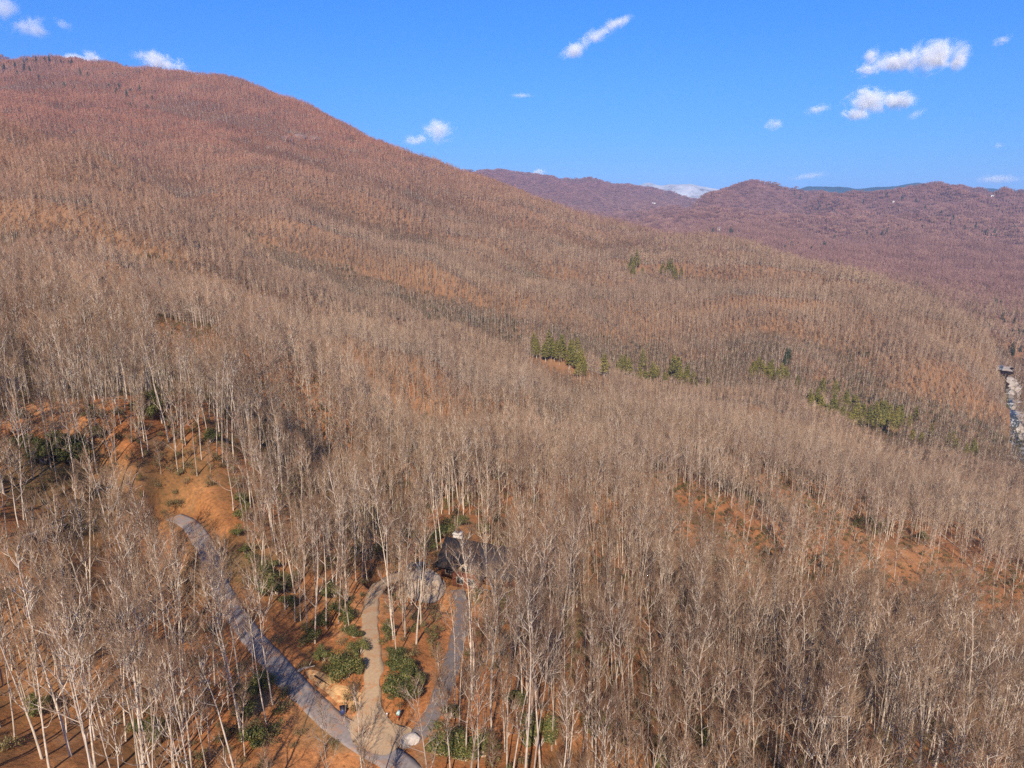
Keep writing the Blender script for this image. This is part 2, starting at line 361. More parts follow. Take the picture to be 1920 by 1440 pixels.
def bare_tree(seed, H, lod, first=.5, spread=1.0, dens=1.0):
    """wood = trunk and main limbs, fine = branches and twigs"""
    rng = random.Random(seed); W = TB(); Fn = TB()
    nseg = (10, 6, 3, 2)[lod]; ns = (6, 4, 3, 3)[lod]; r0 = H*.0064*rng.uniform(.8, 1.25)
    lean = Vector((rng.gauss(0, .035), rng.gauss(0, .035), 1))
    T = bent(rng, (0, 0, -.6), lean, H*.93, nseg, up=.03, wob=.035 if lod < 2 else .02)
    thick = (1, 1.25, 1.45, 1.6)[lod]
    W.tube(T, [max(r0*(1-.93*(i/nseg)**.9), .03)*thick for i in range(nseg+1)], ns)
    n1 = (12, 10, 8, 6)[lod]
    for k in range(n1):
        f = first+(1-first)*((k+rng.random())/n1)
        if k < 2 and lod < 2 and rng.random() < .6: f = rng.uniform(.28, first)
        p, d = on_path(T, min(f, .985)); az = k*2.4+rng.uniform(-.5, .5); tl = rng.uniform(.45, .95)*(1.15-.35*(f-first)/(1-first+.01))
        d1 = Vector((math.cos(az)*math.sin(tl), math.sin(az)*math.sin(tl), math.cos(tl)))
        L = H*rng.uniform(.13, .23)*spread*(1.15-.75*max(0, (f-first)/(1-first+.01)))
        rb = max(r0*(1-.9*f)*.55, .035)
        if lod == 3:
            e = p+(d1+Vector((0, 0, .25)))*L*.8
            W.cone(p, e, .16)
            for j in range(round(5*dens)): q = p.lerp(e, rng.uniform(.3, 1)); Fn.cone(q, q+rdir(rng, d1, .9)*rng.uniform(2.2, 3.8)+Vector((0, 0, .8)), .20)
            continue
        if lod == 2:
            e = p+(d1+Vector((0, 0, .25)))*L*.8
            W.cone(p, e, .13)
            for j in range(round(10*dens)): q = p.lerp(e, rng.uniform(.25, 1)); Fn.cone(q, q+rdir(rng, d1, .85)*rng.uniform(1.6, 3.2)+Vector((0, 0, .8)), .064)
            continue
        B = bent(rng, p, d1, L, 5 if lod == 0 else 3, up=.14, wob=.14)
        W.tube(B, [rb*(1-.8*i/(len(B)-1)) for i in range(len(B))], 4 if lod == 0 else 3)
        n2 = (5, round(4*dens))[lod]
        for j in range(n2):
            q, dq = on_path(B, rng.uniform(.22, 1)); L2 = L*rng.uniform(.28, .52)
            d2 = rdir(rng, dq, rng.uniform(.4, .9)); d2 = (d2+Vector((0, 0, .2))).normalized()
            if lod == 0:
                B2 = bent(rng, q, d2, L2, 3, up=.12, wob=.16); W.tube(B2, [.038, .03, .022, .013], 3)
                for i in range(4):
                    a, da = on_path(B2, rng.uniform(.2, 1)); d3 = (rdir(rng, da, rng.uniform(.25, .65))+Vector((0, 0, .25))).normalized(); L3 = rng.uniform(1.0, 2.3)
                    e = a+d3*L3; Fn.cone(a, e, .021)
                    for _ in range(1):
                        a2 = a.lerp(e, rng.uniform(.3, .8)); Fn.cone(a2, a2+(rdir(rng, d3, .6)+Vector((0, 0, .15)))*rng.uniform(.5, 1.1), .015)
            else:
                e2 = q+d2*L2; W.cone(q, e2, .05)
                for i in range(3):
                    a = q.lerp(e2, rng.uniform(.2, 1)); Fn.cone(a, a+(rdir(rng, d2, .55)+Vector((0, 0, .3)))*rng.uniform(1.3, 2.8), .027)
    return W, Fn
def leafball(rng, L, c, rad, n, size, flat=1.0):
    """leaf-sized faces through the volume of a lump"""
    for _ in range(n):
        v = Vector((rng.gauss(0, 1), rng.gauss(0, 1), rng.gauss(0, 1))).normalized()*rad*(rng.random()**.45); v.z *= flat
        p = Vector(c)+v; nn = (v.normalized()+Vector((rng.gauss(0, .5), rng.gauss(0, .5), rng.gauss(.35, .5)))).normalized()
        a = nn.orthogonal().normalized(); b_ = nn.cross(a); ang = rng.uniform(0, 6.28); a, b_ = a*math.cos(ang)+b_*math.sin(ang), b_*math.cos(ang)-a*math.sin(ang)
        s = size*rng.uniform(.6, 1.3); i = len(L.V)
        L.V += [tuple(p-a*s), tuple(p+b_*s*.45+nn*s*.1), tuple(p+a*s), tuple(p-b_*s*.45+nn*s*.1)]; L.F4.append((i, i+1, i+2, i+3))
def bush(seed, n=2400):
    rng = random.Random(seed); S = TB(); L = TB()
    for k in range(9):
        a = rng.uniform(0, 6.28); rr = rng.uniform(.2, 1.6); h = rng.uniform(.9, 2.4); e = Vector((math.cos(a)*rr, math.sin(a)*rr, h))
        S.tube([Vector((0, 0, -.3)), e*.55+Vector((0, 0, .15)), e], [.06, .04, .02], 4)
        leafball(rng, L, e, rng.uniform(.45, 1.05), n//9, .10, .75)
    return S, L
def conifer(seed, H, kind):
    rng = random.Random(seed); T = TB(); L = TB()
    P = bent(rng, (0, 0, -.5), (0, 0, 1), H+.3, 6, up=.2, wob=.02); T.tube(P, [H*.013*(1-.9*i/6) for i in range(7)], 6)
    lo = .3 if kind == 'pine' else .12
    n = 15
    for k in range(n):
        f = lo+(1-lo)*k/n; c = on_path(P, f)[0]; R_ = H*(.19 if kind == 'pine' else .2)*((1-f)/(1-lo))**.7+.35
        if kind == 'pine': R_ *= rng.uniform(.6, 1.25)
        for j in range(6):
            a = j*1.047+rng.uniform(-.4, .4)+k; e = c+Vector((math.cos(a), math.sin(a), -.12 if kind != 'pine' else .22))*R_*rng.uniform(.7, 1.15)
            T.tube([c, e], [.05, .02], 3); leafball(rng, L, c.lerp(e, .68), R_*.38, 26, .42, .5)
    leafball(rng, L, P[-1], .5, 20, .3)
    return T, L
# ------------------------------------------------------------------ where trees stand
rngN = np.random.default_rng(11)
def site(rmin, rmax, cell, seed):
    """jittered grid of sites between two distances, inside the seen sector, not hidden behind a ridge"""
    X = np.arange(-rmax*.80, rmax*.80, cell); Y = np.arange(20, rmax, cell)
    x, y = np.meshgrid(X, Y); x = x.ravel(); y = y.ravel(); r = np.random.default_rng(seed)
    x = x+r.uniform(-.48, .48, x.shape)*cell; y = y+r.uniform(-.48, .48, x.shape)*cell
    rr = np.hypot(x, y); az = np.arctan2(x, y)
    k = (rr >= rmin) & (rr < rmax) & (np.abs(az) < R(43)); x, y, rr, az = x[k], y[k], rr[k], az[k]
    z = ground(x, y)
    top = (z+24)/rr
    i = np.clip(((az-AZ[0])/(AZ[1]-AZ[0])).astype(int), 0, NA-1); j = np.clip(((np.log(rr)-LR[0])/(LR[1]-LR[0])).astype(int), 0, NR-1)
    k = (top > HOR[j, i]-.004) & (top > -1.15)
    if rmin > 1200: k &= ~((np.hypot(x-BX[17], y-BY[17]) < 24) | (np.hypot(x-BX[18], y-BY[18]) < 30) | (np.hypot(x-OX, y-OY) < 26))
    return x[k], y[k], z[k]
HOR = np.maximum.accumulate((HZ+7)/RR, axis=0)     # how high the ridges in between reach
HOR = np.minimum(HOR, np.roll(HOR, 9, 1)); HOR = np.minimum(HOR, np.roll(HOR, -9, 1))
BX, BY = zip(*[hit(u, v) for u, v in [(230,925),(330,930),(60,950),(130,955),(240,1010),(60,1060),(165,1110),(420,1010),(395,960),(590,1265),(560,1240),(930, 862), (940, 880), (1895, 735), (1903, 780), (1905, 830), (1888, 700), (548, 262), (572, 268), (1560, 700), (60, 1110), (150, 1050), (600, 1290), (915, 1125), (880, 1140), (655, 1290), (900, 1165)]])
BR = [3, 3, 4, 4, 4, 4, 4, 4, 3, 4, 4, 7, 7, 14, 14, 12, 10, 26, 30, 9, 8, 9, 4, 6, 5, 4, 4]
def keep_tree(x, y, z):
    k = road_clear(x, y) > 1.6
    k &= np.hypot(x-HOUSE[0], y-HOUSE[1]) > 11
    k &= np.hypot(x-yard_c[0], y-yard_c[1]) > 8
    for bx, by, br in zip(BX, BY, BR): k &= np.hypot(x-bx, y-by) > br
    hl = math.hypot(*HOUSE); hx_, hy_ = HOUSE[0]/hl, HOUSE[1]/hl; t_ = (HOUSE[0]-x)*hx_+(HOUSE[1]-y)*hy_; sd = np.abs((x-HOUSE[0]-1)*hy_-(y-HOUSE[1])*hx_)
    k &= ~((t_ > 0) & (t_ < 42) & (sd < 9) & (vnoise(x*3.1, y*3.1, 5) > .2))                 # the wood is thin before the house
    P = lines['road'][0]; d_, i_ = near_line(P, x, y); k &= ~((d_ < 8) & (x > P[i_, 0]) & (i_ < len(P)*.93) & (vnoise(x*2.3, y*2.3, 6) > .38)); k &= ~((d_ < 9) & (x <= P[i_, 0]) & (vnoise(x*2.9, y*2.9, 16) > .5))
    k &= ~((x > 55) & (y > 190) & (y < 300) & (np.hypot(x, y) < 330) & (vnoise(x*2.1, y*2.1, 26) > .36+.2*fbm(x/22, y/22, 27, 2)))      # the open orange floor right of the shoulder
    k &= ~((x > 15) & (y > 120) & (vnoise(x*2.7, y*2.7, 36) > .8))
    gap = fbm(x/26., y/26., 31, 2) > .33+.25*sstep(200, 500, np.hypot(x, y))            # small openings in the wood
    return k & ~gap
rv = smooth_line([hit(u, v) for u, v in [(1868, 695), (1878, 712), (1886, 735), (1897, 775), (1898, 815), (1912, 850), (1940, 900)]], 4.0)
# ------------------------------------------------------------------ where conifers stand
rs = random.Random(9); CONS = []
def along(pts, n, spread, setk, smin, smax, lb, gp, hh=16):
    p = smooth_line([tuple(map(float, q)) for q in pts], 1.0)
    for i in range(n if n else 1):
        if not n:
            for ui in range(30):                 # along the crest itself
                az_ = math.atan2((ui*13-10+rs.uniform(-6, 6)-960)/FPX, .97); r_ = np.linspace(1900, 3500, 400); ex, ey = r_*math.sin(az_), r_*math.cos(az_); kk = int(np.argmax(ground(ex, ey)/r_)); rr_ = r_[kk]+rs.uniform(-25, 5)
                CONS.append((setk, rr_*math.sin(az_), rr_*math.cos(az_), rs.uniform(.9, 1.5), lb, gp))
            break
        c = p[rs.randrange(len(p))]; px, py = hit(c[0]+rs.gauss(0, spread), c[1]+rs.gauss(0, spread*.55), hh)
        sc_ = rs.uniform(smin, smax); fr_ = 0 if len(p) < 60 else int(3*((c[0]-p[0][0])/(p[-1][0]-p[0][0])).clip(0, .99)) if p[-1][0] > p[0][0] else 0
        CONS.append((setk, px, py, sc_, lb if n < 5 else ('tall ' if sc_ > smin+.6*(smax-smin) else 'low ' if sc_ < smin+.25*(smax-smin) else '')+lb+('' if len(p) < 60 else (', left end', ', middle part', ', right end')[fr_]), gp))
along([(1010,640),(1100,670),(1160,685),(1230,695),(1290,712),(1340,722)], 44, 12, 0, .9, 1.5, 'yellow green pine in the long hollow at the middle of the picture', 'pines in the middle hollow')
along([(1262,688),(1278,700),(1290,712)], 10, 9, 0, 1.3, 1.7, 'taller pine in the thick knot at the middle of the long hollow', 'pines in the middle hollow')
along([(1410,688),(1455,700),(1500,720)], 22, 8, 0, 1.0, 1.4, 'yellow green pine in the strip right of the middle gap', 'pines in the upper strip')
along([(1535,725),(1560,755),(1600,770),(1650,775),(1700,785)], 52, 17, 0, .9, 1.5, 'yellow green pine in the dense stand above the river slope', 'pines in the dense stand')
along([(1720,795),(1780,815),(1820,835)], 9, 10, 0, .8, 1.1, 'small scattered pine towards the river end of the hollow', 'pines towards the river')
along([(1182,497),(1197,502)], 7, 8, 0, 1.3, 1.8, 'pine in the left of two round clumps on the far slope', 'pines in the left round clump')
along([(1240,505),(1262,508)], 7, 8, 0, 1.2, 1.7, 'pine in the right of two round clumps on the far slope', 'pines in the right round clump')
along([(1468,655),(1482,668)], 4, 5, 1, .9, 1.3, 'dark conifer above the gap in the pine strip', 'dark conifers above the gap')
along([(1860,570),(1875,560)], 3, 4, 1, 1.0, 1.4, 'dark conifer on the slope above the river', 'dark conifers near the river')
along([(1885,590),(1905,610),(1915,640),(1890,660)], 14, 8, 1, .7, 1.2, 'dark conifer along the river at the right edge', 'dark conifers at the right edge')
along([(0,112),(70,114),(140,116),(200,124),(280,134),(330,142)], 0, 4, 1, .8, 1.3, 'dark conifer on the skyline at the upper left', 'dark conifers on the skyline', 4)
along([(20,125),(110,160),(180,172),(230,168),(290,182),(265,205),(190,150),(120,135)], 34, 9, 1, 1.0, 1.5, 'dark conifer scattered below the upper left skyline', 'dark conifers below the skyline', 6)
along([(1335,440),(1337,442)], 1, 1, 1, 1.6, 1.7, 'lone dark conifer in the valley left of the larger one', None, 4)
along([(1369,441),(1370,443)], 3, 3, 1, 1.6, 2.0, 'dark conifer in the small valley clump', 'valley clump conifers', 4)
along([(1410,452),(1412,455)], 1, 1, 1, 1.5, 1.7, 'lone dark conifer in the valley right of the clump', None, 4)
along([(1460,470),(1485,466),(1530,468),(1560,455),(1600,448),(1680,435),(1740,432)], 26, 6, 1, 1.0, 1.7, 'dark conifer in the loose line across the valley', 'valley line conifers', 4)
along([(1480,375),(1560,392),(1640,372),(1700,378),(1760,400),(1820,430),(1870,440),(1900,432)], 26, 7, 1, 1.2, 2.2, 'dark conifer scattered on the far purple hill', 'far hill conifers', 4)
CX = np.array([c[1] for c in CONS]); CY = np.array([c[2] for c in CONS]); CS = np.array([c[3] for c in CONS])
def con_clear(x, y):
    k = np.ones(len(x), bool); r = np.hypot(x, y)
    for cx, cy, c_ in zip(CX, CY, CS):
        rc = math.hypot(cx, cy); n = np.abs(x-cx)+np.abs(y-cy) < 60; ux_, uy_ = cx/rc, cy/rc
        t_ = (cx-x[n])*ux_+(cy-y[n])*uy_; sd = np.abs((x[n]-cx)*uy_-(y[n]-cy)*ux_)
        bad = (sd < 3.4*c_) & (t_ > -4) & (t_ < 40)
        k[np.nonzero(n)[0][bad]] = False
    rx, ry = rv[:, 0], rv[:, 1]
    for px, py in zip(rx, ry): k &= np.hypot(x-px, y-py) > 9
    return k
OX, OY = hit(592, 268)
def cut(a, k): return tuple(q[k] for q in a)
s0 = site(70, 420, 4.25, 1); s0 = cut(s0, keep_tree(*s0))
s1 = site(420, 1300, 5.2, 2); s1 = cut(s1, con_clear(s1[0], s1[1]) & ~np.any([np.hypot(s1[0]-bx, s1[1]-by) < br for bx, by, br in zip(BX, BY, BR)], axis=0))
s2 = site(1300, 3600, 7.2, 3); s2 = cut(s2, con_clear(s2[0], s2[1]))
print('sites', len(s0[0]), len(s1[0]), len(s2[0]))
# ------------------------------------------------------------------ the bare trees
LODN = (8, 5, 4, 3)
TH = [[24.5, 22, 26.5, 20, 23.5, 15, 25.5, 11], [24, 21, 26, 18, 23], [23, 20, 25, 21], [22, 24, 20]]
def empty(name, loc=(0, 0, 0), rz=0):
    e = bpy.data.objects.new(name, None); C.objects.link(e); e.location = loc; e.rotation_euler = (0, 0, rz); e.empty_display_size = 1; return e
kinds0 = []                                    # each: a tree thing with trunk and crown
for k in range(LODN[0]):
    H = TH[0][k]; W, Fn = bare_tree(100+k, H, 0, first=(.55, .45, .6, .5, .42, .4, .58, .3)[k], spread=(.9, 1.05, .75, 1.0, 1.15, .75, .85, .8)[k])
    root = empty('bare_tree'); W.obj('trunk', M['bark'], root); Fn.obj('crown', M['twig'], root); kinds0.append(root)
def join_tb(a, b):                             # one mesh, two materials
    n = len(a.V); V = a.V+b.V; F4 = a.F4+[tuple(i+n for i in f) for f in b.F4]; F3 = a.F3+[tuple(i+n for i in f) for f in b.F3]
    return V, F4, F3, len(a.F4), len(b.F4), len(a.F3), len(b.F3)
def template(W, Fn, mats):
    V, F4, F3, n1, n2, n3, n4 = join_tb(W, Fn)
    o = mesh_np('tree_kind', V, F4, F3, mats, link=False)
    o.data.polygons.foreach_set('material_index', np.array([0]*n1+[1]*n2+[0]*n3+[1]*n4, dtype=np.int32)); return o
temps = []                                     # (objects, lod)
for k in range(LODN[0]):
    temps.append([c for c in kinds0[k].children])
M['twig_light'] = far_mat('crest_twigs', [(.26, .165, .108), (.35, .245, .165), (.20, .128, .085)], [(.29, .125, .08), (.36, .17, .11), (.23, .10, .065)])  # oak crowns; paler so the lit crests stand out, light put into the colour
M['twig_dark'] = far_mat('hollow_twigs', [(.12, .072, .042), (.18, .115, .07), (.10, .06, .038)], [(.18, .075, .04), (.24, .10, .06), (.14, .058, .04)])  # poplar crowns; ravine shade is put into this darker colour too
OFF = {}
for lod in (1, 2, 3):
    for grp in (0, 1, 2):                      # crest, slope, hollow
        OFF[lod, grp] = len(temps)
        for k in range(LODN[lod]):
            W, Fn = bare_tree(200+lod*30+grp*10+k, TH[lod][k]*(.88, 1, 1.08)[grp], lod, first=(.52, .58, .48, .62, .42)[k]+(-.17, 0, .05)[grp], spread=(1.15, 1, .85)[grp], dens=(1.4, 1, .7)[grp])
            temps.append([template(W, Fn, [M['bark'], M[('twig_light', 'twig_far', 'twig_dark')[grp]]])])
OFFV = len(temps)
for k in range(3):
    W, Fn = bare_tree(540+k, TH[3][k], 3); temps.append([template(W, Fn, [M['twig_far2'], M['twig_far2']])])


def scatter(name, x, y, z, var, rot, scl, temps_, tilt=None):
    """one object: its vertices are the sites, each drawn as one of the kinds by geometry nodes"""
    me = bpy.data.meshes.new(name); me.vertices.add(len(x)); me.vertices.foreach_set('co', np.stack([x, y, z], -1).astype(np.float32).ravel())
    for nm, ty, val in (('variant', 'INT', var.astype(np.int32)), ('turn', 'FLOAT', rot.astype(np.float32)), ('size', 'FLOAT', scl.astype(np.float32))):
        me.attributes.new(nm, ty, 'POINT').data.foreach_set('value', val)
    o = bpy.data.objects.new(name, me); C.objects.link(o)
    g = bpy.data.node_groups.new(name, 'GeometryNodeTree'); g.interface.new_socket('Geometry', in_out='INPUT', socket_type='NodeSocketGeometry'); g.interface.new_socket('Geometry', in_out='OUTPUT', socket_type='NodeSocketGeometry')
    gi = g.nodes.new('NodeGroupInput'); go = g.nodes.new('NodeGroupOutput'); jn = g.nodes.new('GeometryNodeJoinGeometry')
    def attr(nm, ty):
        n = g.nodes.new('GeometryNodeInputNamedAttribute'); n.data_type = ty; n.inputs[0].default_value = nm
        return [q for q in n.outputs if q.name == 'Attribute' and q.enabled][0]
    va, ro, si = attr('variant', 'INT'), attr('turn', 'FLOAT'), attr('size', 'FLOAT')
    cr = g.nodes.new('ShaderNodeCombineXYZ'); g.links.new(ro, cr.inputs[2])
    for k in sorted(set(var.tolist())):
        jt = g.nodes.new('GeometryNodeJoinGeometry')
        for ob in temps_[k]:
            oi = g.nodes.new('GeometryNodeObjectInfo'); oi.transform_space = 'ORIGINAL'; oi.inputs['Object'].default_value = ob; g.links.new(oi.outputs['Geometry'], jt.inputs[0])
        gti = g.nodes.new('GeometryNodeGeometryToInstance'); g.links.new(jt.outputs[0], gti.inputs[0])
        cmp = g.nodes.new('FunctionNodeCompare'); cmp.data_type = 'INT'; cmp.operation = 'EQUAL'
        ii = [q for q in cmp.inputs if q.enabled and q.type == 'INT']; g.links.new(va, ii[0]); ii[1].default_value = k
        iop = g.nodes.new('GeometryNodeInstanceOnPoints'); g.links.new(gi.outputs[0], iop.inputs['Points']); g.links.new(cmp.outputs[0], iop.inputs['Selection'])
        g.links.new(gti.outputs[0], iop.inputs['Instance']); g.links.new(cr.outputs[0], iop.inputs['Rotation']); g.links.new(si, iop.inputs['Scale']); g.links.new(iop.outputs[0], jn.inputs[0])
    g.links.new(jn.outputs[0], go.inputs[0])
    o.modifiers.new('trees', 'NODES').node_group = g
    return o
# the nearest trees in view are things of their own
x, y, z = s0; rr = np.sqrt(x*x+y*y+z*z); dep = y*ct-z*st; uu = 960+FPX*x/dep; vv = 720-FPX*(y*st+z*ct)/dep
vt = 720-FPX*(y*st+(z+22)*ct)/(y*ct-(z+22)*st)
inview = (uu > -20) & (uu < 1940) & (vt < 1400) & (vt > 0)
order = np.argsort(np.where(inview, rr, 1e9)); ind = order[:300]; print('nearest 300 reach', rr[ind[-1]])
rsd = random.Random(5); lines_d = {nm: near_line(P, x[ind], y[ind]) for nm, (P, _, _) in lines.items()}
used = [False]*8
def kindpick(rng): return rng.choices(range(8), (5, 4, 5, 4, 3, 2.5, 5, 1.2))[0]
for q, i in enumerate(ind):
    k = kindpick(rsd) if q >= 8 else q
    if not used[k]: root = kinds0[k]; used[k] = True
    else:
        root = kinds0[k].copy(); C.objects.link(root)
        for ch in kinds0[k].children: c = ch.copy(); C.objects.link(c); c.parent = root
    root.location = (x[i], y[i], z[i]); root.rotation_euler = (rsd.gauss(0, .03), rsd.gauss(0, .03), rsd.uniform(0, 6.28)); s_ = rsd.uniform(.78, 1.2); root.scale = (s_, s_, s_*rsd.uniform(.94, 1.08))
    dr, db, dd_ = (lines_d[nm][0][q] for nm in ('road', 'branch_road', 'driveway'))
    P = lines['road'][0]; pr = P[lines_d['road'][1][q]]; leftside = x[i] < pr[0]
    sz = ('tall', 'broad crowned', 'narrow', 'round crowned', 'low branching', 'slender', 'long trunked', 'small young')[k]
    if math.hypot(x[i]-HOUSE[0], y[i]-HOUSE[1]) < 24: lb, gp = f'{sz} leafless tree standing close around the dark roofed house', 'bare trees around the house'
    elif dd_ < 7: lb, gp = f'{sz} leafless tree beside the pale gravel driveway', 'bare trees by the driveway'
    elif dr < 8 and leftside: lb, gp = f'{sz} leafless tree on the downhill left edge of the grey road', 'bare trees left of the road'
    elif dr < 8: lb, gp = f'{sz} leafless tree on the orange bank right of the grey road', 'bare trees right of the road'
    elif db < 8: lb, gp = f'{sz} leafless tree beside the narrow side road right of the driveway', 'bare trees by the side road'
    elif dr < 40 and leftside: lb, gp = f'{sz} leafless tree in the wood left of the grey road', 'bare trees in the left wood'
    elif uu[i] < 620: lb, gp = f'{sz} leafless tree on the leaf covered slope above the road', 'bare trees above the road'
    elif uu[i] > 960: lb, gp = f'{sz} leafless tree in the dense wood right of the house and side road', 'bare trees in the right wood'
    else: lb, gp = f'{sz} leafless tree in the wood between the roads and the house', 'bare trees between the roads'
    if gp in ('bare trees in the right wood', 'bare trees in the left wood'):
        lb = lb.replace('the dense wood right of the house and side road', 'the right wood').replace('the wood left of the grey road', 'the left wood')
        zone = ('at the bottom edge' if vv[i] > 1440 else 'near the bottom' if vv[i] > 1320 else 'at junction height' if vv[i] > 1200 else 'at driveway height')
        across = [w_ for c_, w_ in ((110, 'by the left edge'), (220, 'left of centre'), (340, 'in the wood centre'), (620, 'towards the road'), (1080, 'nearest the side road'), (1220, 'past the house'), (1360, 'in its left half'), (1500, 'near its middle'), (1640, 'in its right half'), (1780, 'near the right side'), (9999, 'by the right edge')) if uu[i] < c_][0]
        lb = lb+' '+zone+', '+across
    tag(root, lb, 'tree', gp)
rest = np.setdiff1d(np.arange(len(x)), ind)
X = np.concatenate([x[rest], s1[0], s2[0]]); Y = np.concatenate([y[rest], s1[1], s2[1]]); Z = np.concatenate([z[rest], s1[2], s2[2]])
rr = np.hypot(X, Y); rg = np.random.default_rng(4); u_ = rg.random(len(X))
near_k = np.searchsorted(np.cumsum(np.array([5, 4, 5, 4, 3, 2.5, 5, 1.2])/29.7), rg.random(len(X))).clip(0, 7)
edge = rr*rg.uniform(.9, 1.1, len(X))
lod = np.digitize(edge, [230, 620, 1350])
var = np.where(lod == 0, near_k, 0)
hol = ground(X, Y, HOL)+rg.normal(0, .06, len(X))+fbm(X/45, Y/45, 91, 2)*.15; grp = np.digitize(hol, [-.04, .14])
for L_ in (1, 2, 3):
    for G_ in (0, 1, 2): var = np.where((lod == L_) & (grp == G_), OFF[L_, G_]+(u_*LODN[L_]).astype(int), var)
purple = (rr+rg.normal(0, 260, len(X)) > 2100) & (Z < 60-(rr-1750)*.04) & (X > 150); var = np.where(purple & (lod == 3), OFFV+(u_*3).astype(int), var)
scl = rg.uniform(.72, 1.22, len(X))*np.where(rr > 1300, 1.1, 1)*(1+.15*fbm(X/60, Y/60, 77, 2))
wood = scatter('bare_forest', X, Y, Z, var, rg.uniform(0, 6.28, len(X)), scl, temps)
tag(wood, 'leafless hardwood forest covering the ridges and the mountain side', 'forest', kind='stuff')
print('forest', len(X))

# ------------------------------------------------------------------ woods beyond the valley: patches of crowns
def patch_mesh(seed, size=24, n=20):
    rng = random.Random(seed); T = TB()
    for _ in range(n):
        px, py = rng.uniform(-size/2, size/2), rng.uniform(-size/2, size/2); h = rng.uniform(13, 22)
        T.cone((px, py, -6), (px, py, h*.9), .35)
        for j in range(6):
            a = rng.uniform(0, 6.28); zz = h*rng.uniform(.4, .8); q = Vector((px, py, zz)); L_ = rng.uniform(3, 5.5)
            T.cone(q, q+Vector((math.cos(a)*.7, math.sin(a)*.7, rng.uniform(.3, 1)))*L_, .75)
    return mesh_np('wood_patch', T.V, None, T.F3, M['twig_far2'], link=False)
pt = [[patch_mesh(900+k)] for k in range(4)]
s3 = site(3500, 8600, 21, 7); print('patches', len(s3[0]))
rg = np.random.default_rng(8); n3 = len(s3[0])
wf = scatter('distant_forest', *s3, rg.integers(0, 4, n3), rg.uniform(0, 6.28, n3), rg.uniform(.85, 1.15, n3), pt)
tag(wf, 'purple brown woods on the far hills beyond the valley', 'forest', kind='stuff')

# ------------------------------------------------------------------ roads
def simple_mat(name, c, rough=.8, spec=.3, var=.25, scale=2.0, c2=None, scale2=.3, metal=0, amount=.6):
    m, t, b = newmat(name, rough, spec); P_ = geo_pos(t); b.inputs['Metallic'].default_value = metal
    f = noise_node(t, P_, scale, 5, .7); lo = tuple(x*(1-var) for x in c); hi = tuple(min(1, x*(1+var)) for x in c)
    col = ramp(t, f, [(.3, lo), (.7, hi)])
    if c2: col = mixc(t, mathn(t, 'MULTIPLY', ramp(t, noise_node(t, P_, scale2, 5, .7, .6), [(.5, (0, 0, 0)), (.62, (1, 1, 1))]), amount), col, c2)
    t.links.new(col, b.inputs['Base Color']); return m
M['asphalt'] = simple_mat('worn_asphalt', (.23, .19, .17), .9, .2, .18, 1.5, (.33, .17, .09), .45, amount=.75)
M['branch'] = simple_mat('dark_asphalt', (.16, .135, .125), .9, .2, .18, 1.5, (.30, .14, .06), .45, amount=.7)
M['gravel'] = simple_mat('gravel', (.38, .26, .155), .95, .1, .2, 3.0, (.38, .17, .07), .45, amount=.55)
def strip(name, P, z, wd, off, mat, rough_edge=.15, seed=0):
    T = np.gradient(P, axis=0); T /= np.hypot(T[:, 0], T[:, 1])[:, None]; N = np.stack([T[:, 1], -T[:, 0]], 1)
    cols = np.linspace(-.5, .5, 7); V = []
    for i, cc in enumerate(cols):
        ed = wd*cc+(fbm(np.arange(len(P))*.31, np.full(len(P), cc*9+seed), 3, 2)*rough_edge*2*np.sign(cc) if abs(cc) == .5 else 0)
        q = P+N*np.asarray(ed)[..., None] if np.ndim(ed) else P+N*ed
        crown = .05*(1-(2*cc)**2) if off < 1 else 0
        zz = np.maximum(z, ground(q[:, 0], q[:, 1])) if name == 'x' else z
        V.append(np.stack([q[:, 0], q[:, 1], zz+off+crown], 1))
    n = len(P); V.append(V[0]-[0, 0, .5]); V.append(V[6]-[0, 0, .5])
    V = np.concatenate(V); F = []
    for c in range(6):
        for i in range(n-1): F.append((c*n+i, c*n+i+1, (c+1)*n+i+1, (c+1)*n+i))
    for i in range(n-1): F.append((7*n+i, 7*n+i+1, i+1, i)); F.append((6*n+i, 6*n+i+1, 8*n+i+1, 8*n+i))
    o = mesh_np(name, V, F, None, mat, smooth=False); tag(o, kind='structure'); return o
for nm, off, mt in (('road', .08, 'asphalt'), ('branch_road', .10, 'branch'), ('driveway', .12, 'gravel')):
    P, z, wd = lines[nm]; strip(nm, P, z, wd, off, M[mt], .35 if nm == 'driveway' else .15, seed=len(nm))
def pad(name, pts, off, mat):
    """a level spread of gravel with an uneven rim, laid on the ground"""
    P = smooth_line(pts+[pts[0]], .8); c = P.mean(0); V = [(c[0], c[1], 0)]; n = len(P); F3 = []; F4 = []
    rings = np.linspace(0, 1, 16)[1:]
    for r_ in rings:
        for i, p in enumerate(P):
            q = c+(p-c)*r_*(1+.05*float(fbm(np.array(i*.4), np.array(2.0), 8, 2)) if r_ > .9 else r_); V.append((q[0], q[1], 0))
    V = np.array(V, float)
    zz = ground(V[:, 0], V[:, 1])
    for nm_ in lines:
        P2, z2, w2 = lines[nm_]; d_, i_ = near_line(P2, V[:, 0], V[:, 1]); zz = np.where(d_ < w2/2+.6, np.maximum(zz, z2[i_]), zz)
    V[:, 2] = zz+off
    for i in range(n): F3.append((0, 1+i, 1+(i+1) % n))
    for k in range(len(rings)-1):
        for i in range(n): a = 1+k*n+i; b_ = 1+k*n+(i+1) % n; F4.append((a, a+n, b_+n, b_))
    o = mesh_np(name, V, F4, F3, mat); tag(o, kind='structure'); return o
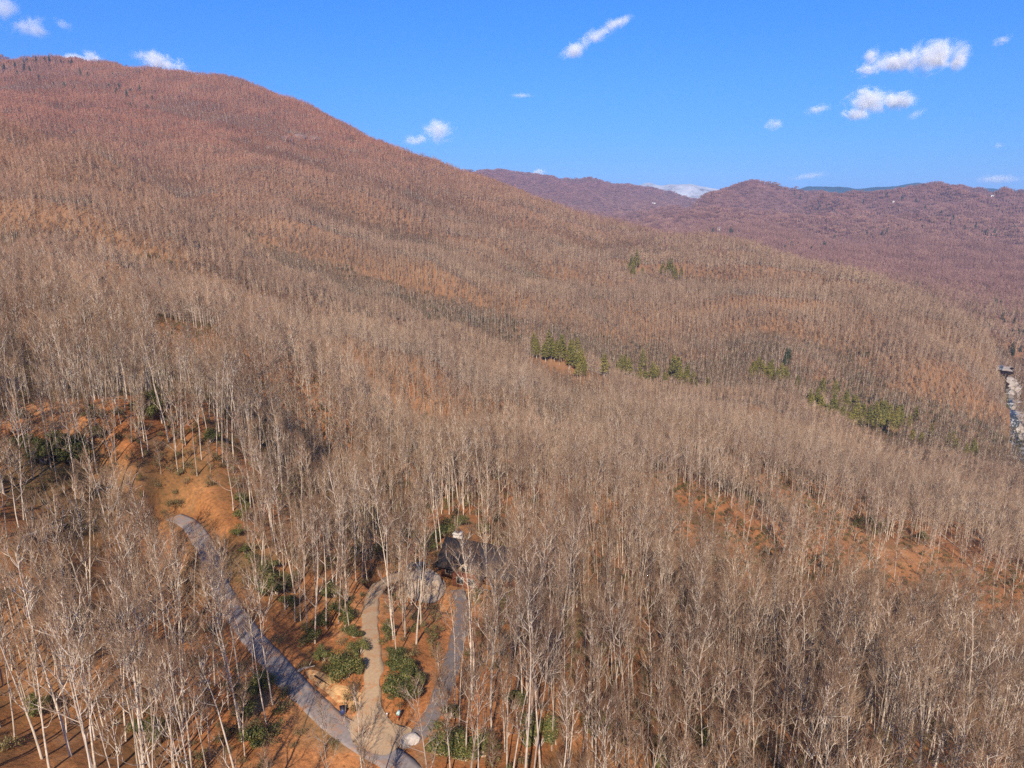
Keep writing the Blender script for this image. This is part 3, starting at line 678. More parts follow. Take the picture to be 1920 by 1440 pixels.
pad('gravel_apron', [hit(u, v) for u, v in [(662,1395),(655,1358),(680,1326),(688,1290),(709,1290),(716,1328),(738,1360),(772,1366),(762,1392),(728,1420),(694,1416)]], .2, M['gravel'])
pad('parking_yard', [hit(u, v) for u, v in [(738,1092),(765,1070),(805,1068),(828,1085),(836,1110),(815,1132),(780,1128),(752,1112)]], .2, simple_mat('yard_gravel', (.34, .26, .19), .95, .1, .2, 2.0, (.3, .17, .09), .4, amount=.4))

# ------------------------------------------------------------------ boxes and prisms for built things
class MB(TB):
    def box(s, x0, x1, y0, y1, z0, z1):
        i = len(s.V); s.V += [(x0,y0,z0),(x1,y0,z0),(x1,y1,z0),(x0,y1,z0),(x0,y0,z1),(x1,y0,z1),(x1,y1,z1),(x0,y1,z1)]
        s.F4 += [(i,i+3,i+2,i+1),(i+4,i+5,i+6,i+7),(i,i+1,i+5,i+4),(i+1,i+2,i+6,i+5),(i+2,i+3,i+7,i+6),(i+3,i,i+4,i+7)]; return s
    def quadslab(s, p, th):
        """a slab under four corner points"""
        i = len(s.V); s.V += [tuple(q) for q in p]+[(q[0], q[1], q[2]-th) for q in p]
        s.F4 += [(i,i+1,i+2,i+3),(i+7,i+6,i+5,i+4),(i,i+4,i+5,i+1),(i+1,i+5,i+6,i+2),(i+2,i+6,i+7,i+3),(i+3,i+7,i+4,i)]; return s
    def trislab(s, p, th):
        i = len(s.V); s.V += [tuple(q) for q in p]+[(q[0], q[1], q[2]-th) for q in p]
        s.F3 += [(i,i+1,i+2),(i+5,i+4,i+3)]; s.F4 += [(i,i+3,i+4,i+1),(i+1,i+4,i+5,i+2),(i+2,i+5,i+3,i)]; return s
    def loft(s, secs):
        """closed body through rings of equal length"""
        n = len(secs[0]); b = len(s.V)
        for r_ in secs: s.V += [tuple(p) for p in r_]
        for k in range(len(secs)-1):
            for i in range(n): s.F4.append((b+k*n+i, b+k*n+(i+1) % n, b+(k+1)*n+(i+1) % n, b+(k+1)*n+i))
        for k, rev in ((0, 1), (len(secs)-1, 0)):
            c = len(s.V); s.V.append(tuple(np.mean(np.array(secs[k]), 0)))
            for i in range(n): a, d_ = b+k*n+i, b+k*n+(i+1) % n; s.F3.append((c, d_, a) if rev else (c, a, d_))
        return s
    def cyl(s, c, ax, r, h, n=16):
        c = Vector(c); ax = Vector(ax).normalized(); u = ax.orthogonal().normalized(); v = ax.cross(u)
        s.loft([[c+ax*t+(u*math.cos(2*math.pi*k/n)+v*math.sin(2*math.pi*k/n))*r for k in range(n)] for t in (-h/2, h/2)]); return s
# ------------------------------------------------------------------ the house
M['roof'] = simple_mat('dark_shingles', (.035, .03, .032), .75, .3, .4, 3.0, (.16, .085, .04), .6, amount=.35)
M['siding'] = simple_mat('red_brown_siding', (.17, .06, .035), .8, .2, .2, 2.5)
M['stone'] = simple_mat('pale_stone', (.44, .40, .35), .9, .2, .3, 2.2)
M['trim'] = simple_mat('light_trim', (.50, .40, .29), .7, .3, .15, 3)
M['deck'] = simple_mat('weathered_deck', (.48, .42, .37), .85, .2, .2, 2.5)
M['glass'] = simple_mat('window_glass', (.03, .04, .05), .35, .4, .1, 1)
hr = empty('lodge_house', (HOUSE[0]+2.6, HOUSE[1]-1.0, YZ-.6), R(-20)); hr.scale = (1.2, 1.1, 1.0)
tag(hr, 'lodge style house with a dark steep roof and a pale stone chimney among bare trees', 'house')
MB().box(-7, 7, -4.6, 4.6, -1.2, .6).obj('foundation', M['stone'], hr)
wl = MB().box(-6.9, 6.9, -4.5, 4.5, .6, 4.2).obj('wall', M['siding'], hr)
g = MB()                                                       # gable ends under the main roof
for sx in (-6.9, 6.75): 
    i = len(g.V); g.V += [(sx, -4.5, 4.2), (sx, 4.5, 4.2), (sx, 0, 8.0), (sx+.15, -4.5, 4.2), (sx+.15, 4.5, 4.2), (sx+.15, 0, 8.0)]
    g.F3 += [(i, i+2, i+1), (i+3, i+4, i+5)]; g.F4 += [(i, i+1, i+4, i+3), (i+1, i+2, i+5, i+4), (i+2, i, i+3, i+5)]
g.obj('gable', M['siding'], hr)
rf = MB(); ov = .9
rf.quadslab([(-6.9-ov, -4.5-ov, 4.2-ov*.84), (6.9+ov, -4.5-ov, 4.2-ov*.84), (6.9+ov, 0, 8.25), (-6.9-ov, 0, 8.25)], .22)
rf.quadslab([(6.9+ov, 4.5+ov, 4.2-ov*.84), (-6.9-ov, 4.5+ov, 4.2-ov*.84), (-6.9-ov, 0, 8.25), (6.9+ov, 0, 8.25)], .22)
roof = rf.obj('roof', M['roof'], hr)
ch = MB().box(-6.6, -5.1, 1.1, 2.7, .5, 8.4).box(-6.72, -4.98, .98, 2.82, 8.4, 8.65).obj('chimney', M['stone'], roof)
MB().box(-6.2, -5.5, 1.6, 2.2, 8.65, 9.0).obj('flue', M['roof'], ch)
# front cross gable towards the lawn
MB().box(-3.2, 2.0, -7.4, -4.5, -1.2, 4.4).obj('front_wing', M['siding'], hr)
cg = MB(); i = 0
cg.V += [(-3.2, -7.4, 4.4), (2.0, -7.4, 4.4), (-.6, -7.4, 7.4), (-3.2, -7.25, 4.4), (2.0, -7.25, 4.4), (-.6, -7.25, 7.4)]
cg.F3 += [(0, 1, 2), (3, 5, 4)]; cg.F4 += [(0, 3, 4, 1), (1, 4, 5, 2), (2, 5, 3, 0)]; cg.obj('gable', M['trim'], hr)
cr_ = MB(); cr_.quadslab([(-4.0, -8.2, 3.5), (-.6, -8.2, 7.65), (-.6, -.6, 7.65), (-4.0, -2.6, 3.5)], .2); cr_.quadslab([(-.6, -8.2, 7.65), (2.8, -8.2, 3.5), (2.8, -2.6, 3.5), (-.6, -.6, 7.65)], .2)
cr_.obj('roof', M['roof'], hr)
# lower wing on the right with skylights
MB().box(6.9, 12.2, -3.2, 3.6, -1.2, 3.3).obj('side_wing', M['siding'], hr)
sw = MB(); sw.quadslab([(6.95, -4.0, 2.75), (13.0, -4.0, 2.75), (11.4, .2, 5.9), (6.95, .2, 5.9)], .2); sw.quadslab([(13.0, 4.4, 2.75), (6.95, 4.4, 2.75), (6.95, .2, 5.9), (11.4, .2, 5.9)], .2); sw.trislab([(13.0, -4.0, 2.75), (13.0, 4.4, 2.75), (11.4, .2, 5.9)], .2)
swr = sw.obj('roof', M['roof'], hr)
for xk in (8.0, 9.8):
    z0, z1 = 2.75+(4-2.6)*.75, 2.75+(4-1.2)*.75
    f_ = MB().quadslab([(xk, -2.6, z0+.2), (xk+1.0, -2.6, z0+.2), (xk+1.0, -1.2, z1+.2), (xk, -1.2, z1+.2)], .25).obj('skylight', M['glass'], swr)
for wx, wy, ww, wz, wh in ((-5.9, -4.5, 1.3, 1.6, 1.5), (3.1, -4.5, 1.2, 1.6, 1.5), (5.0, -4.5, 1.2, 1.6, 1.5), (-2.3, -7.4, 1.3, 1.5, 1.6), (-.1, -7.4, 1.3, 1.5, 1.6), (-1.3, -7.4, 1.4, 4.7, 1.3), (8.2, -3.2, 1.2, 1.2, 1.3), (10.4, -3.2, 1.2, 1.2, 1.3)):
    fr = MB(); fr.box(wx-.1, wx, wy-.07, wy+.02, wz-.1, wz+wh+.1); fr.box(wx+ww, wx+ww+.1, wy-.07, wy+.02, wz-.1, wz+wh+.1); fr.box(wx, wx+ww, wy-.07, wy+.02, wz-.1, wz); fr.box(wx, wx+ww, wy-.07, wy+.02, wz+wh, wz+wh+.1); fr.box(wx+ww/2-.03, wx+ww/2+.03, wy-.06, wy+.02, wz, wz+wh)
    f_ = fr.obj('window', M['trim'], hr); MB().box(wx+.002, wx+ww-.002, wy-.03, wy+.01, wz, wz+wh).obj('pane', M['glass'], f_)
for wy in (-2.6, 1.0):
    fr = MB().box(-7.0, -6.92, wy-.1, wy+1.3, 1.5, 3.1).obj('window', M['trim'], hr); MB().box(-7.03, -6.99, wy, wy+1.2, 1.6, 3.0).obj('pane', M['glass'], fr)
M['red'] = simple_mat('red_paint', (.42, .06, .035), .5, .4, .12, 3)
dr_ = MB().box(-4.5, -3.5, -4.6, -4.5, .62, 2.8).obj('door', M['red'], hr); MB().box(-3.72, -3.62, -4.68, -4.6, 1.6, 1.75).obj('handle', M['trim'], dr_)
MB().box(2.2, 12.4, -7.6, -4.62, .25, .45).obj('deck', M['deck'], hr)
rl = MB()
for k in range(12): xx = 2.25+k*.915; rl.box(xx, xx+.09, -7.58, -7.49, .45, 1.35)
rl.box(2.2, 12.4, -7.6, -7.47, 1.35, 1.43); rl.box(12.3, 12.39, -7.4, -4.7, 1.352, 1.432); rl.obj('railing', M['deck'], hr)
pp = MB()
for k in range(5): pp.box(2.4+k*2.4, 2.6+k*2.4, -7.5, -7.3, -2.5, .25)
pp.obj('deck_post', M['trim'], hr)
MB().box(2.4, 11.0, -11.6, -9.9, -1.5, .12).box(2.4, 3.2, -9.9, -8.6, -1.5, .12).obj('terrace_wall', M['stone'], hr)
st_ = MB()
for k in range(4): st_.box(-5.0, -3.1, -5.1-.35*k, -4.62-.35*k if k == 0 else -4.75-.35*k, -1.0, .55-.17*k)
st_.obj('steps', M['stone'], hr)
# ------------------------------------------------------------------ vehicles
M['tyre'] = simple_mat('tyre_rubber', (.02, .02, .02), .9, .2, .2, 5); M['rim'] = simple_mat('rim_metal', (.45, .45, .47), .35, .5, .1, 5, metal=.8)
M['lampglass'] = simple_mat('lamp_glass', (.75, .75, .72), .15, .6, .05, 3); M['redlamp'] = simple_mat('red_lamp', (.35, .02, .02), .3, .5, .1, 3)
def car(x, y, z, rz, paint, label, tall=1.0, gp=None):
    r_ = empty('parked_car', (x, y, z), rz); tag(r_, label, 'car', gp)
    W_ = .92; prof = [(-2.3, .55, .85, .80), (-2.15, .38, 1.0, .9), (-1.2, .32, 1.06, .95), (.2, .32, 1.06, .95), (1.3, .33, 1.02, .94), (2.1, .4, .88, .88), (2.3, .5, .72, .78)]
    secs = []
    for px, zb, zt, wd in prof:
        h = wd; secs.append([(px, -h*.93, zb), (px, -h, zb+.18), (px, -h, zt-.2), (px, -h*.86, zt), (px, h*.86, zt), (px, h, zt-.2), (px, h, zb+.18), (px, h*.93, zb)])
    MB().loft(secs).obj('body', paint, r_)
    H_ = 1.0; cab = [(-2.0, 1.02, .74), (-1.75, 1.5*tall+.05, .66), (-.2, 1.62*tall+.05, .66), (.25, 1.58*tall, .64), (1.1, 1.04, .74)]
    cs = [[(px, -w_*(1.12 if zt < 1.2 else 1.0), .98), (px, -w_, zt), (px, w_, zt), (px, w_*(1.12 if zt < 1.2 else 1.0), .98)] for px, zt, w_ in cab]
    for i_, (px, zt, w_) in enumerate(cab): cs[i_] = [(px, -.82, .98), (px, -w_, zt), (px, w_, zt), (px, .82, .98)]
    MB().loft(cs).obj('window', M['glass'], r_)
    MB().quadslab([(-1.72, -.62, 1.5*tall+.1), (.25, -.62, 1.58*tall+.06), (.25, .62, 1.58*tall+.06), (-1.72, .62, 1.5*tall+.1)], .05).obj('roof', paint, r_)
    for sx in (-1.4, 1.4):
        for sy in (-.86, .86):
            w_ = MB().cyl((sx, sy, .34), (0, 1, 0), .34, .22, 18).obj('wheel', M['tyre'], r_); MB().cyl((sx, sy*1.06, .34), (0, 1, 0), .2, .16, 10).obj('rim', M['rim'], w_)
    for sy in (-.6, .6):
        MB().box(2.2, 2.3, sy-.16, sy+.16, .62, .76).obj('headlight', M['lampglass'], r_); MB().box(-2.33, -2.2, sy-.14, sy+.14, .72, .9).obj('tail_lamp', M['redlamp'], r_)
    for sy in (-1, 1): MB().box(.85, 1.0, sy*1.0-.09, sy*1.0+.09, 1.0, 1.14).obj('mirror', paint, r_)
    return r_
for (u, v, rz, c, lb, tl) in ((771, 1070, 80, (.035, .035, .045), 'dark grey car parked nose in at the top edge of the gravel yard', 1.0), (789, 1069, 84, (.05, .08, .12), 'blue grey sport utility car parked nearest the house on the yard', 1.1), (750, 1086, 28, (.012, .012, .014), 'black car parked alone where the driveway enters the yard', 1.0)):
    px, py = hit(u, v); car(px, py, float(ground(px, py))+.2, R(rz), simple_mat('car_paint', c, .3, .6, .05, 2), lb, tl, None)
# ------------------------------------------------------------------ roadside things
def spot(u, v, dz=0): x_, y_ = hit(u, v); return (x_, y_, float(ground(x_, y_))+dz)
p0 = spot(643, 1340); M['blue'] = simple_mat('dark_blue_plastic', (.02, .04, .14), .45, .5, .1, 2)
bn = empty('rubbish_bin', p0, R(20)); tag(bn, 'dark blue wheeled rubbish bin at the edge of the grey road', 'bin')
MB().loft([[(-.3, -.33, .1), (.3, -.33, .1), (.3, .33, .1), (-.3, .33, .1)], [(-.38, -.42, 1.15), (.38, -.42, 1.15), (.38, .42, 1.15), (-.38, .42, 1.15)]]).obj('body', M['blue'], bn)
MB().quadslab([(-.42, -.46, 1.2), (.42, -.46, 1.2), (.42, .46, 1.3), (-.42, .46, 1.3)], .07).obj('lid', simple_mat('black_lid', (.015, .015, .02), .5, .4, .1, 2), bn)
for sx in (-.36, .36): MB().cyl((sx, .4, .14), (1, 0, 0), .14, .08, 12).obj('wheel', M['tyre'], bn)
MB().box(-.3, .3, .5, .55, 1.05, 1.1).obj('handle', M['blue'], bn)
p0 = spot(748, 1352); mb_ = empty('mailbox', p0, R(-15)); tag(mb_, 'pale green mailbox with a red newspaper tube on a dark post right of the driveway', 'mailbox')
MB().box(-.06, .06, -.06, .06, -.3, 1.1).obj('post', M['tyre'], mb_)
hb = [(.22*math.cos(a), .22*math.sin(a)) for a in np.linspace(0, math.pi, 9)]
MB().loft([[(px, yy, 1.42+zz) for px, zz in hb]+[(-.22, yy, 1.1), (.22, yy, 1.1)] for yy in (-.38, .38)]).obj('box', simple_mat('pale_green_paint', (.50, .68, .60), .5, .4, .1, 2), mb_)
MB().box(-.17, .17, -.32, .32, .72, .98).obj('newspaper_tube', M['red'], mb_); MB().box(.225, .245, -.05, .05, 1.2, 1.55).obj('flag', M['red'], mb_)
p0 = spot(726, 1350); sk = empty('marker_stake', p0); tag(sk, 'thin marker stake with a white cap left of the mailbox', 'marker')
MB().box(-.035, .035, -.035, .035, -.3, 1.0).obj('stake', M['trim'], sk); MB().box(-.09, .09, -.06, .06, .85, 1.12).obj('cap', M['lampglass'], sk)
# ------------------------------------------------------------------ boulders
def rock(name, seed, loc, size, mat, lab, gp, flat=.6):
    rng = random.Random(seed); me = bpy.data.meshes.new(name); import bmesh
    bm = bmesh.new(); bmesh.ops.create_icosphere(bm, subdivisions=3, radius=1)
    pl = [(Vector((rng.gauss(0, 1), rng.gauss(0, 1), rng.gauss(0, 1))).normalized(), rng.uniform(.55, .9)) for _ in range(12)]
    for v in bm.verts:
        for n, d_ in pl:
            k = v.co.dot(n)
            if k > d_: v.co -= n*(k-d_)
        v.co *= 1+rng.uniform(-.02, .02); v.co = Vector((v.co.x*size[0], v.co.y*size[1], v.co.z*size[2]))
    bm.to_mesh(me); bm.free(); me.materials.append(mat); o = bpy.data.objects.new(name, me); C.objects.link(o)
    o.location = loc; o.rotation_euler = (0, 0, rng.uniform(0, 6.28)); tag(o, lab, 'rock', gp); return o
M['rock'] = simple_mat('grey_tan_rock', (.40, .34, .29), .9, .2, .3, .8, (.22, .19, .17), .3)
M['whiterock'] = simple_mat('white_rock', (.46, .41, .38), .9, .2, .2, .3, (.34, .30, .29), .12)
M['tanrock'] = simple_mat('tan_rock', (.52, .34, .18), .9, .2, .3, .3, (.3, .19, .11), .12)
rock('boulder', 1, spot(759, 1396), (1.0, .9, .7), M['rock'], 'smaller pale boulder beside the gravel at the foot of the side road', 'boulders by the side road')
rock('boulder', 2, spot(772, 1388), (1.7, 1.2, 1.0), M['rock'], 'larger pale boulder right behind the smaller one by the side road', 'boulders by the side road')
# ------------------------------------------------------------------ river, its ledges and the mountain outcrop
zr = ground(rv[:, 0], rv[:, 1])
pad('sand_bank', [hit(u, v) for u, v in [(572,1258),(606,1262),(640,1285),(678,1300),(682,1318),(668,1330),(640,1325),(612,1300),(585,1280)]], .1, simple_mat('sandy_bank', (.58, .34, .15), .95, .1, .3, 1.2, (.42, .165, .055), .8, amount=1.0))
m, t, b = newmat('river_water', .45, .3); P_ = geo_pos(t)
col = ramp(t, noise_node(t, P_, .10, 6, .75, 1.6), [(.50, (.03, .035, .04)), (.60, (.5, .48, .46))]); t.links.new(col, b.inputs['Base Color']); M['water'] = m
M['bed'] = simple_mat('river_bed_rock', (.34, .28, .23), .95, .1, .35, .12, (.15, .12, .10), .06, amount=.8)
strip('river_bed', rv, zr, 34, .7, M['bed'], 4.5, seed=4)
strip('river', rv, zr, 11, 1.3, M['water'], 2.4)
rr_ = random.Random(77); nm_ = [('grey', 'rock'), ('white', 'whiterock'), ('tan', 'tanrock')]; bands = ['at the top of the visible river', 'in the upper river rapids', 'beside the middle river pool', 'in the lower river rapids', 'at the bottom of the visible river']
for k in range(26):
    i_ = rr_.randrange(2, len(rv)-2); sd_ = rr_.choice((-1, 1)); tg = rv[i_+1]-rv[i_-1]; tg = tg/np.hypot(*tg); off_ = sd_*rr_.uniform(3, 15); c_, mt = nm_[rr_.choice((0, 0, 1, 2))]
    big_ = rr_.random() < .3; s_ = rr_.uniform(3.5, 6) if big_ else rr_.uniform(1.6, 3.2)
    px, py = rv[i_, 0]+tg[1]*off_, rv[i_, 1]-tg[0]*off_
    rock('river_rock', 20+k, (px, py, zr[i_]+.8), (s_*1.3, s_, s_*.5), M[mt], f"{'large' if big_ else 'small'} {c_} rock {bands[min(4, i_*5//len(rv))]}, {'far' if sd_ > 0 else 'near'} bank", 'rocks along the river')
M['cliff'] = simple_mat('dark_cliff', (.20, .16, .16), .9, .2, .4, .15, (.38, .22, .11), .05)
for k, (u, v, sx, sy, sz, lb) in enumerate([(538, 266, 28, 20, 15, 'left dark rock outcrop showing through the trees near the mountain top'), (562, 262, 38, 22, 17, 'broad dark rock face showing through the trees near the mountain top'), (590, 264, 26, 18, 12, 'right low rock outcrop near the mountain top')]):
    rock('rock_outcrop', 50+k, spot(u, v, 3), (sx, sy, sz), M['cliff'], lb, 'rock faces on the mountain')
# ------------------------------------------------------------------ evergreen shrubs under the trees
bushes = []
for k in range(4):
    S, L = bush(300+k, 3800); r_ = empty('evergreen_shrub'); S.obj('stem', M['bark'], r_); L.obj('foliage', M['rhodo'], r_); bushes.append(r_)
SH = [  # (u, v, size, what it stands beside)
 (495,1098,1.5,'on the bank right of the grey road'), (520,1115,1.8,'on the bank right of the grey road'), (508,1075,1.3,'on the bank right of the grey road'), (545,1095,1.2,'on the bank right of the grey road'), (478,1060,1.1,'on the bank right of the grey road'), (535,1140,1.0,'on the bank right of the grey road'),
 (452,975,1.3,'at the bend of the grey road'), (447,1005,1.0,'at the bend of the grey road'), (455,945,1.1,'at the bend of the grey road'), (462,1040,.9,'at the bend of the grey road'),
 (628,1262,1.3,'on the sandy bank left of the driveway'), (650,1272,1.5,'on the sandy bank left of the driveway'), (672,1262,1.1,'on the sandy bank left of the driveway'), (610,1240,1.0,'on the sandy bank left of the driveway'), (675,1228,1.0,'on the sandy bank left of the driveway'), (585,1205,1.1,'on the sandy bank left of the driveway'),
 (745,1255,1.2,'right of the gravel driveway'), (750,1290,1.6,'right of the gravel driveway'), (765,1310,1.5,'right of the gravel driveway'), (742,1235,.9,'right of the gravel driveway'), (760,1268,1.1,'right of the gravel driveway'), (775,1290,1.0,'right of the gravel driveway'), (732,1190,.9,'right of the gravel driveway'),
 (640,1150,1.3,'among trunks left of the driveway'), (655,1170,1.2,'among trunks left of the driveway'), (630,1120,1.3,'among trunks left of the driveway'), (665,1195,1.0,'among trunks left of the driveway'), (600,1175,1.1,'among trunks left of the driveway'),
 (800,1035,1.4,'behind the parking yard'), (785,1020,1.2,'behind the parking yard'), (835,1005,1.5,'behind the house'), (860,985,1.4,'behind the house'), (815,1015,1.3,'behind the parking yard'), (905,1000,1.3,'behind the house'), (760,1010,1.2,'behind the parking yard'), (730,1035,1.1,'behind the parking yard'),
 (60,855,1.7,'on the left slope above the clearing'), (85,868,1.9,'on the left slope above the clearing'), (112,862,2.0,'on the left slope above the clearing'), (135,868,1.9,'on the left slope above the clearing'), (150,845,1.5,'on the left slope above the clearing'), (100,840,1.5,'on the left slope above the clearing'), (40,840,1.3,'on the left slope above the clearing'),
 (178,785,1.4,'high on the left slope'), (185,820,1.3,'high on the left slope'), (275,765,1.7,'high on the left slope'), (285,785,1.6,'high on the left slope'), (300,760,1.3,'high on the left slope'), (395,830,1.4,'high on the left slope'), (25,790,1.3,'high on the left slope'), (240,700,1.4,'high on the left slope'), (560,910,1.4,'high on the left slope'),
 (480,1400,1.3,'near the lower edge left of the road'), (265,1395,1.3,'near the lower edge left of the road'), (455,1345,1.2,'near the lower edge left of the road'), (150,1165,1.1,'near the lower edge left of the road'), (490,1300,1.2,'left of the grey road'), (60,1340,1.2,'near the lower edge left of the road'),
 (830,1415,1.5,'at the lower edge below the side road'), (865,1425,1.6,'at the lower edge below the side road'), (905,1420,1.3,'at the lower edge below the side road'), (840,1350,1.0,'at the lower edge below the side road'), (1010,1400,1.4,'in the lower right wood'), (1250,1435,1.5,'in the lower right wood'), (1320,1400,1.4,'in the lower right wood'), (960,1330,1.1,'in the lower right wood'), (1120,1380,1.3,'in the lower right wood'),
 (1805,1255,1.8,'on the orange floor at the right edge'), (1870,1330,1.4,'on the orange floor at the right edge'), (1545,1165,1.4,'on the orange slope in the right wood'), (1690,1165,1.5,'on the orange slope in the right wood'), (1730,1010,1.5,'on the orange slope in the right wood'), (1500,1080,1.4,'on the orange slope in the right wood'), (1620,1140,1.5,'on the orange slope in the right wood'), (1440,1040,1.3,'on the orange slope in the right wood'), (1340,1060,1.4,'on the orange slope in the right wood'), (1640,1080,1.3,'on the orange slope in the right wood'),
 (1830,880,2.6,'alone on the shoulder near the river'), (1845,883,2.2,'alone on the shoulder near the river'), (1000,950,1.5,'in the hollow right of the house'), (930,900,1.3,'in the hollow right of the house')]
rs = random.Random(9)
for q, (u, v, s_, wh) in enumerate(SH):
    n_in = 3 if s_ >= 1 else 2
    px, py = hit(u, v)
    k = q % 4
    if q < 4: root = bushes[q]
    else:
        root = bushes[k].copy(); C.objects.link(root)
        for ch in bushes[k].children: c = ch.copy(); C.objects.link(c); c.parent = root
    s_ *= 1.0
    root.location = (px, py, float(ground(px, py))-.1); root.rotation_euler = (0, 0, rs.uniform(0, 6.28)); root.scale = (s_*rs.uniform(.9, 1.2), s_*rs.uniform(.9, 1.2), s_*rs.uniform(.8, 1.1))
    szw = 'big' if s_ > 1.65 else ('small' if s_ < 1.3 else 'middle sized')
    tag(root, f'{szw} green broadleaf shrub {wh}', 'shrub', 'evergreen shrubs '+wh)
# ------------------------------------------------------------------ conifers
def con_set(seed, kind, mat, Hs):
    out = []
    for k, H in enumerate(Hs):
        T, L = conifer(seed+k, H, kind); r_ = empty('pine_tree' if kind == 'pine' else 'conifer_tree'); T.obj('trunk', M['bark'], r_); L.obj('crown', mat, r_); out.append(r_)
    return out
pines = con_set(400, 'pine', M['needle'], [22, 19, 24, 16]); firs = con_set(450, 'fir', M['needle_dark'], [18, 22, 14])
pu = [0, 0]
def plant(setk, px, py, s_, lb, gp, rnd=rs):
    st_ = (pines, firs)[setk]; q = pu[setk]; pu[setk] += 1; k = q % len(st_)
    if q < len(st_): root = st_[q]
    else:
        root = st_[k].copy(); C.objects.link(root)
        for ch in st_[k].children: c = ch.copy(); C.objects.link(c); c.parent = root
    root.location = (px, py, float(ground(px, py))-.2); root.rotation_euler = (0, 0, rnd.uniform(0, 6.28)); root.scale = (s_*rnd.uniform(.95, 1.25), s_*rnd.uniform(.95, 1.25), s_)
    tag(root, lb, 'conifer', gp)
for a_ in CONS: plant(*a_)
print('pines', pu)
# the one orange tree on the skyline
M['orange'] = leaf_mat('orange_leaves', [(0, (.55, .16, .03)), (1, (.75, .30, .07))])
rg_ = random.Random(3); T = TB(); L = TB(); T.tube([(0, 0, -.5), (0, 0, 9), (0, 0, 15)], [.4, .3, .1], 6)
for k in range(10): a = k*2.4; e = Vector((math.cos(a)*3, math.sin(a)*3, 7+k*1.2)); T.tube([(0, 0, 5+k), tuple(e)], [.12, .04], 3); leafball(rg_, L, e, 2.6, 90, .5)
px, py = hit(966, 352, 6); ot = empty('orange_tree', (px, py, float(ground(px, py)))); T.obj('trunk', M['bark'], ot); L.obj('crown', M['orange'], ot); ot.scale = (1.5, 1.5, 1.7)
tag(ot, 'single bright orange leaved tree on the mountain skyline', 'tree')
# ------------------------------------------------------------------ undergrowth and fallen wood
bt = []
for k in range(4):
    rg_ = random.Random(600+k); S = TB(); L = TB()
    for j in range(9):
        a = rg_.uniform(0, 6.28); e = Vector((math.cos(a)*rg_.uniform(.3, 1.2), math.sin(a)*rg_.uniform(.3, 1.2), rg_.uniform(.8, 2.6 if k % 2 else 1.5))); S.tube([(e.x*.1, e.y*.1, -.2), tuple(e*.6), tuple(e)], [.03, .022, .012], 3)
        for _ in range(5): q = e*rg_.uniform(.4, 1); S.cone(q, q+Vector((rg_.gauss(0, .5), rg_.gauss(0, .5), rg_.uniform(.1, .8))), .014)
        leafball(rg_, L, e*.8, .55, (44, 60, 22, 30)[k], .10)
    bt.append([S.obj('brush_stems', M['twig'], link=False), L.obj('brush_leaves', (M['brush'], M['rhodo'], M['brush'], M['brush'])[k], link=False)])
ux, uy, uz = site(60, 420, 3.3, 21); dn = fbm(ux/18, uy/18, 41, 3)+fbm(ux/70., uy/70., 43, 2)*.7
k = (road_clear(ux, uy) > .7) & (dn > -.14) & (np.hypot(ux-HOUSE[0], uy-HOUSE[1]) > 10) & (np.hypot(ux-yard_c[0], uy-yard_c[1]) > 8)
ux, uy, uz, dn = ux[k], uy[k], uz[k], dn[k]; rg = np.random.default_rng(5); n = len(ux)
vr = rg.integers(0, 4, n); vr = np.where((vr == 1) & (dn < .22), 2, vr)
hx, hy, hz2 = site(300, 1500, 8.5, 23); hv = ground(hx, hy, HOL)+fbm(hx/40, hy/40, 61, 3)*.5; kk = hv > .1; hx, hy, hz2 = hx[kk], hy[kk], hz2[kk]
ux = np.concatenate([ux, hx]); uy = np.concatenate([uy, hy]); uz = np.concatenate([uz, hz2]); vr = np.concatenate([vr, np.ones(len(hx), int)]); far_n = len(hx)
n = len(ux); ug = scatter('undergrowth', ux, uy, uz-.1, vr, rg.uniform(0, 6.28, n), np.concatenate([rg.uniform(.5, 1.35, n-far_n), rg.uniform(1.6, 3.2, far_n)]), bt)
tag(ug, 'low brown and olive brush on the leaf covered wood floor', 'undergrowth', kind='stuff'); print('brush', n)
for k, (u0, v0, u1, v1, lb) in enumerate([(40, 1012, 128, 984, 'long grey log lying across the left clearing'), (1538, 1170, 1580, 1150, 'short pale log on the orange floor in the right wood'), (1760, 1000, 1800, 1030, 'dark log lying on the right slope'), (560, 1262, 590, 1250, 'short broken log on the bank above the road'), (1630, 1100, 1668, 1082, 'thin pale log on the slope in the right wood')]):
    a = Vector(spot(u0, v0, .3)); b_ = Vector(spot(u1, v1, .3)); d_ = b_-a
    if d_.length > 22: b_ = a+d_.normalized()*22
    L_ = MB(); L_.tube([a.lerp(b_, t_)+Vector((0, 0, .15*math.sin(t_*5))) for t_ in np.linspace(0, 1, 7)], [.26, .25, .22, .2, .17, .12, .07], 7); L_.cone(a.lerp(b_, .6), a.lerp(b_, .75)+Vector((.5, .4, 1.5)), .08, 4)
    o = L_.obj('fallen_log', M['bark']); tag(o, lb, 'log', 'fallen logs')
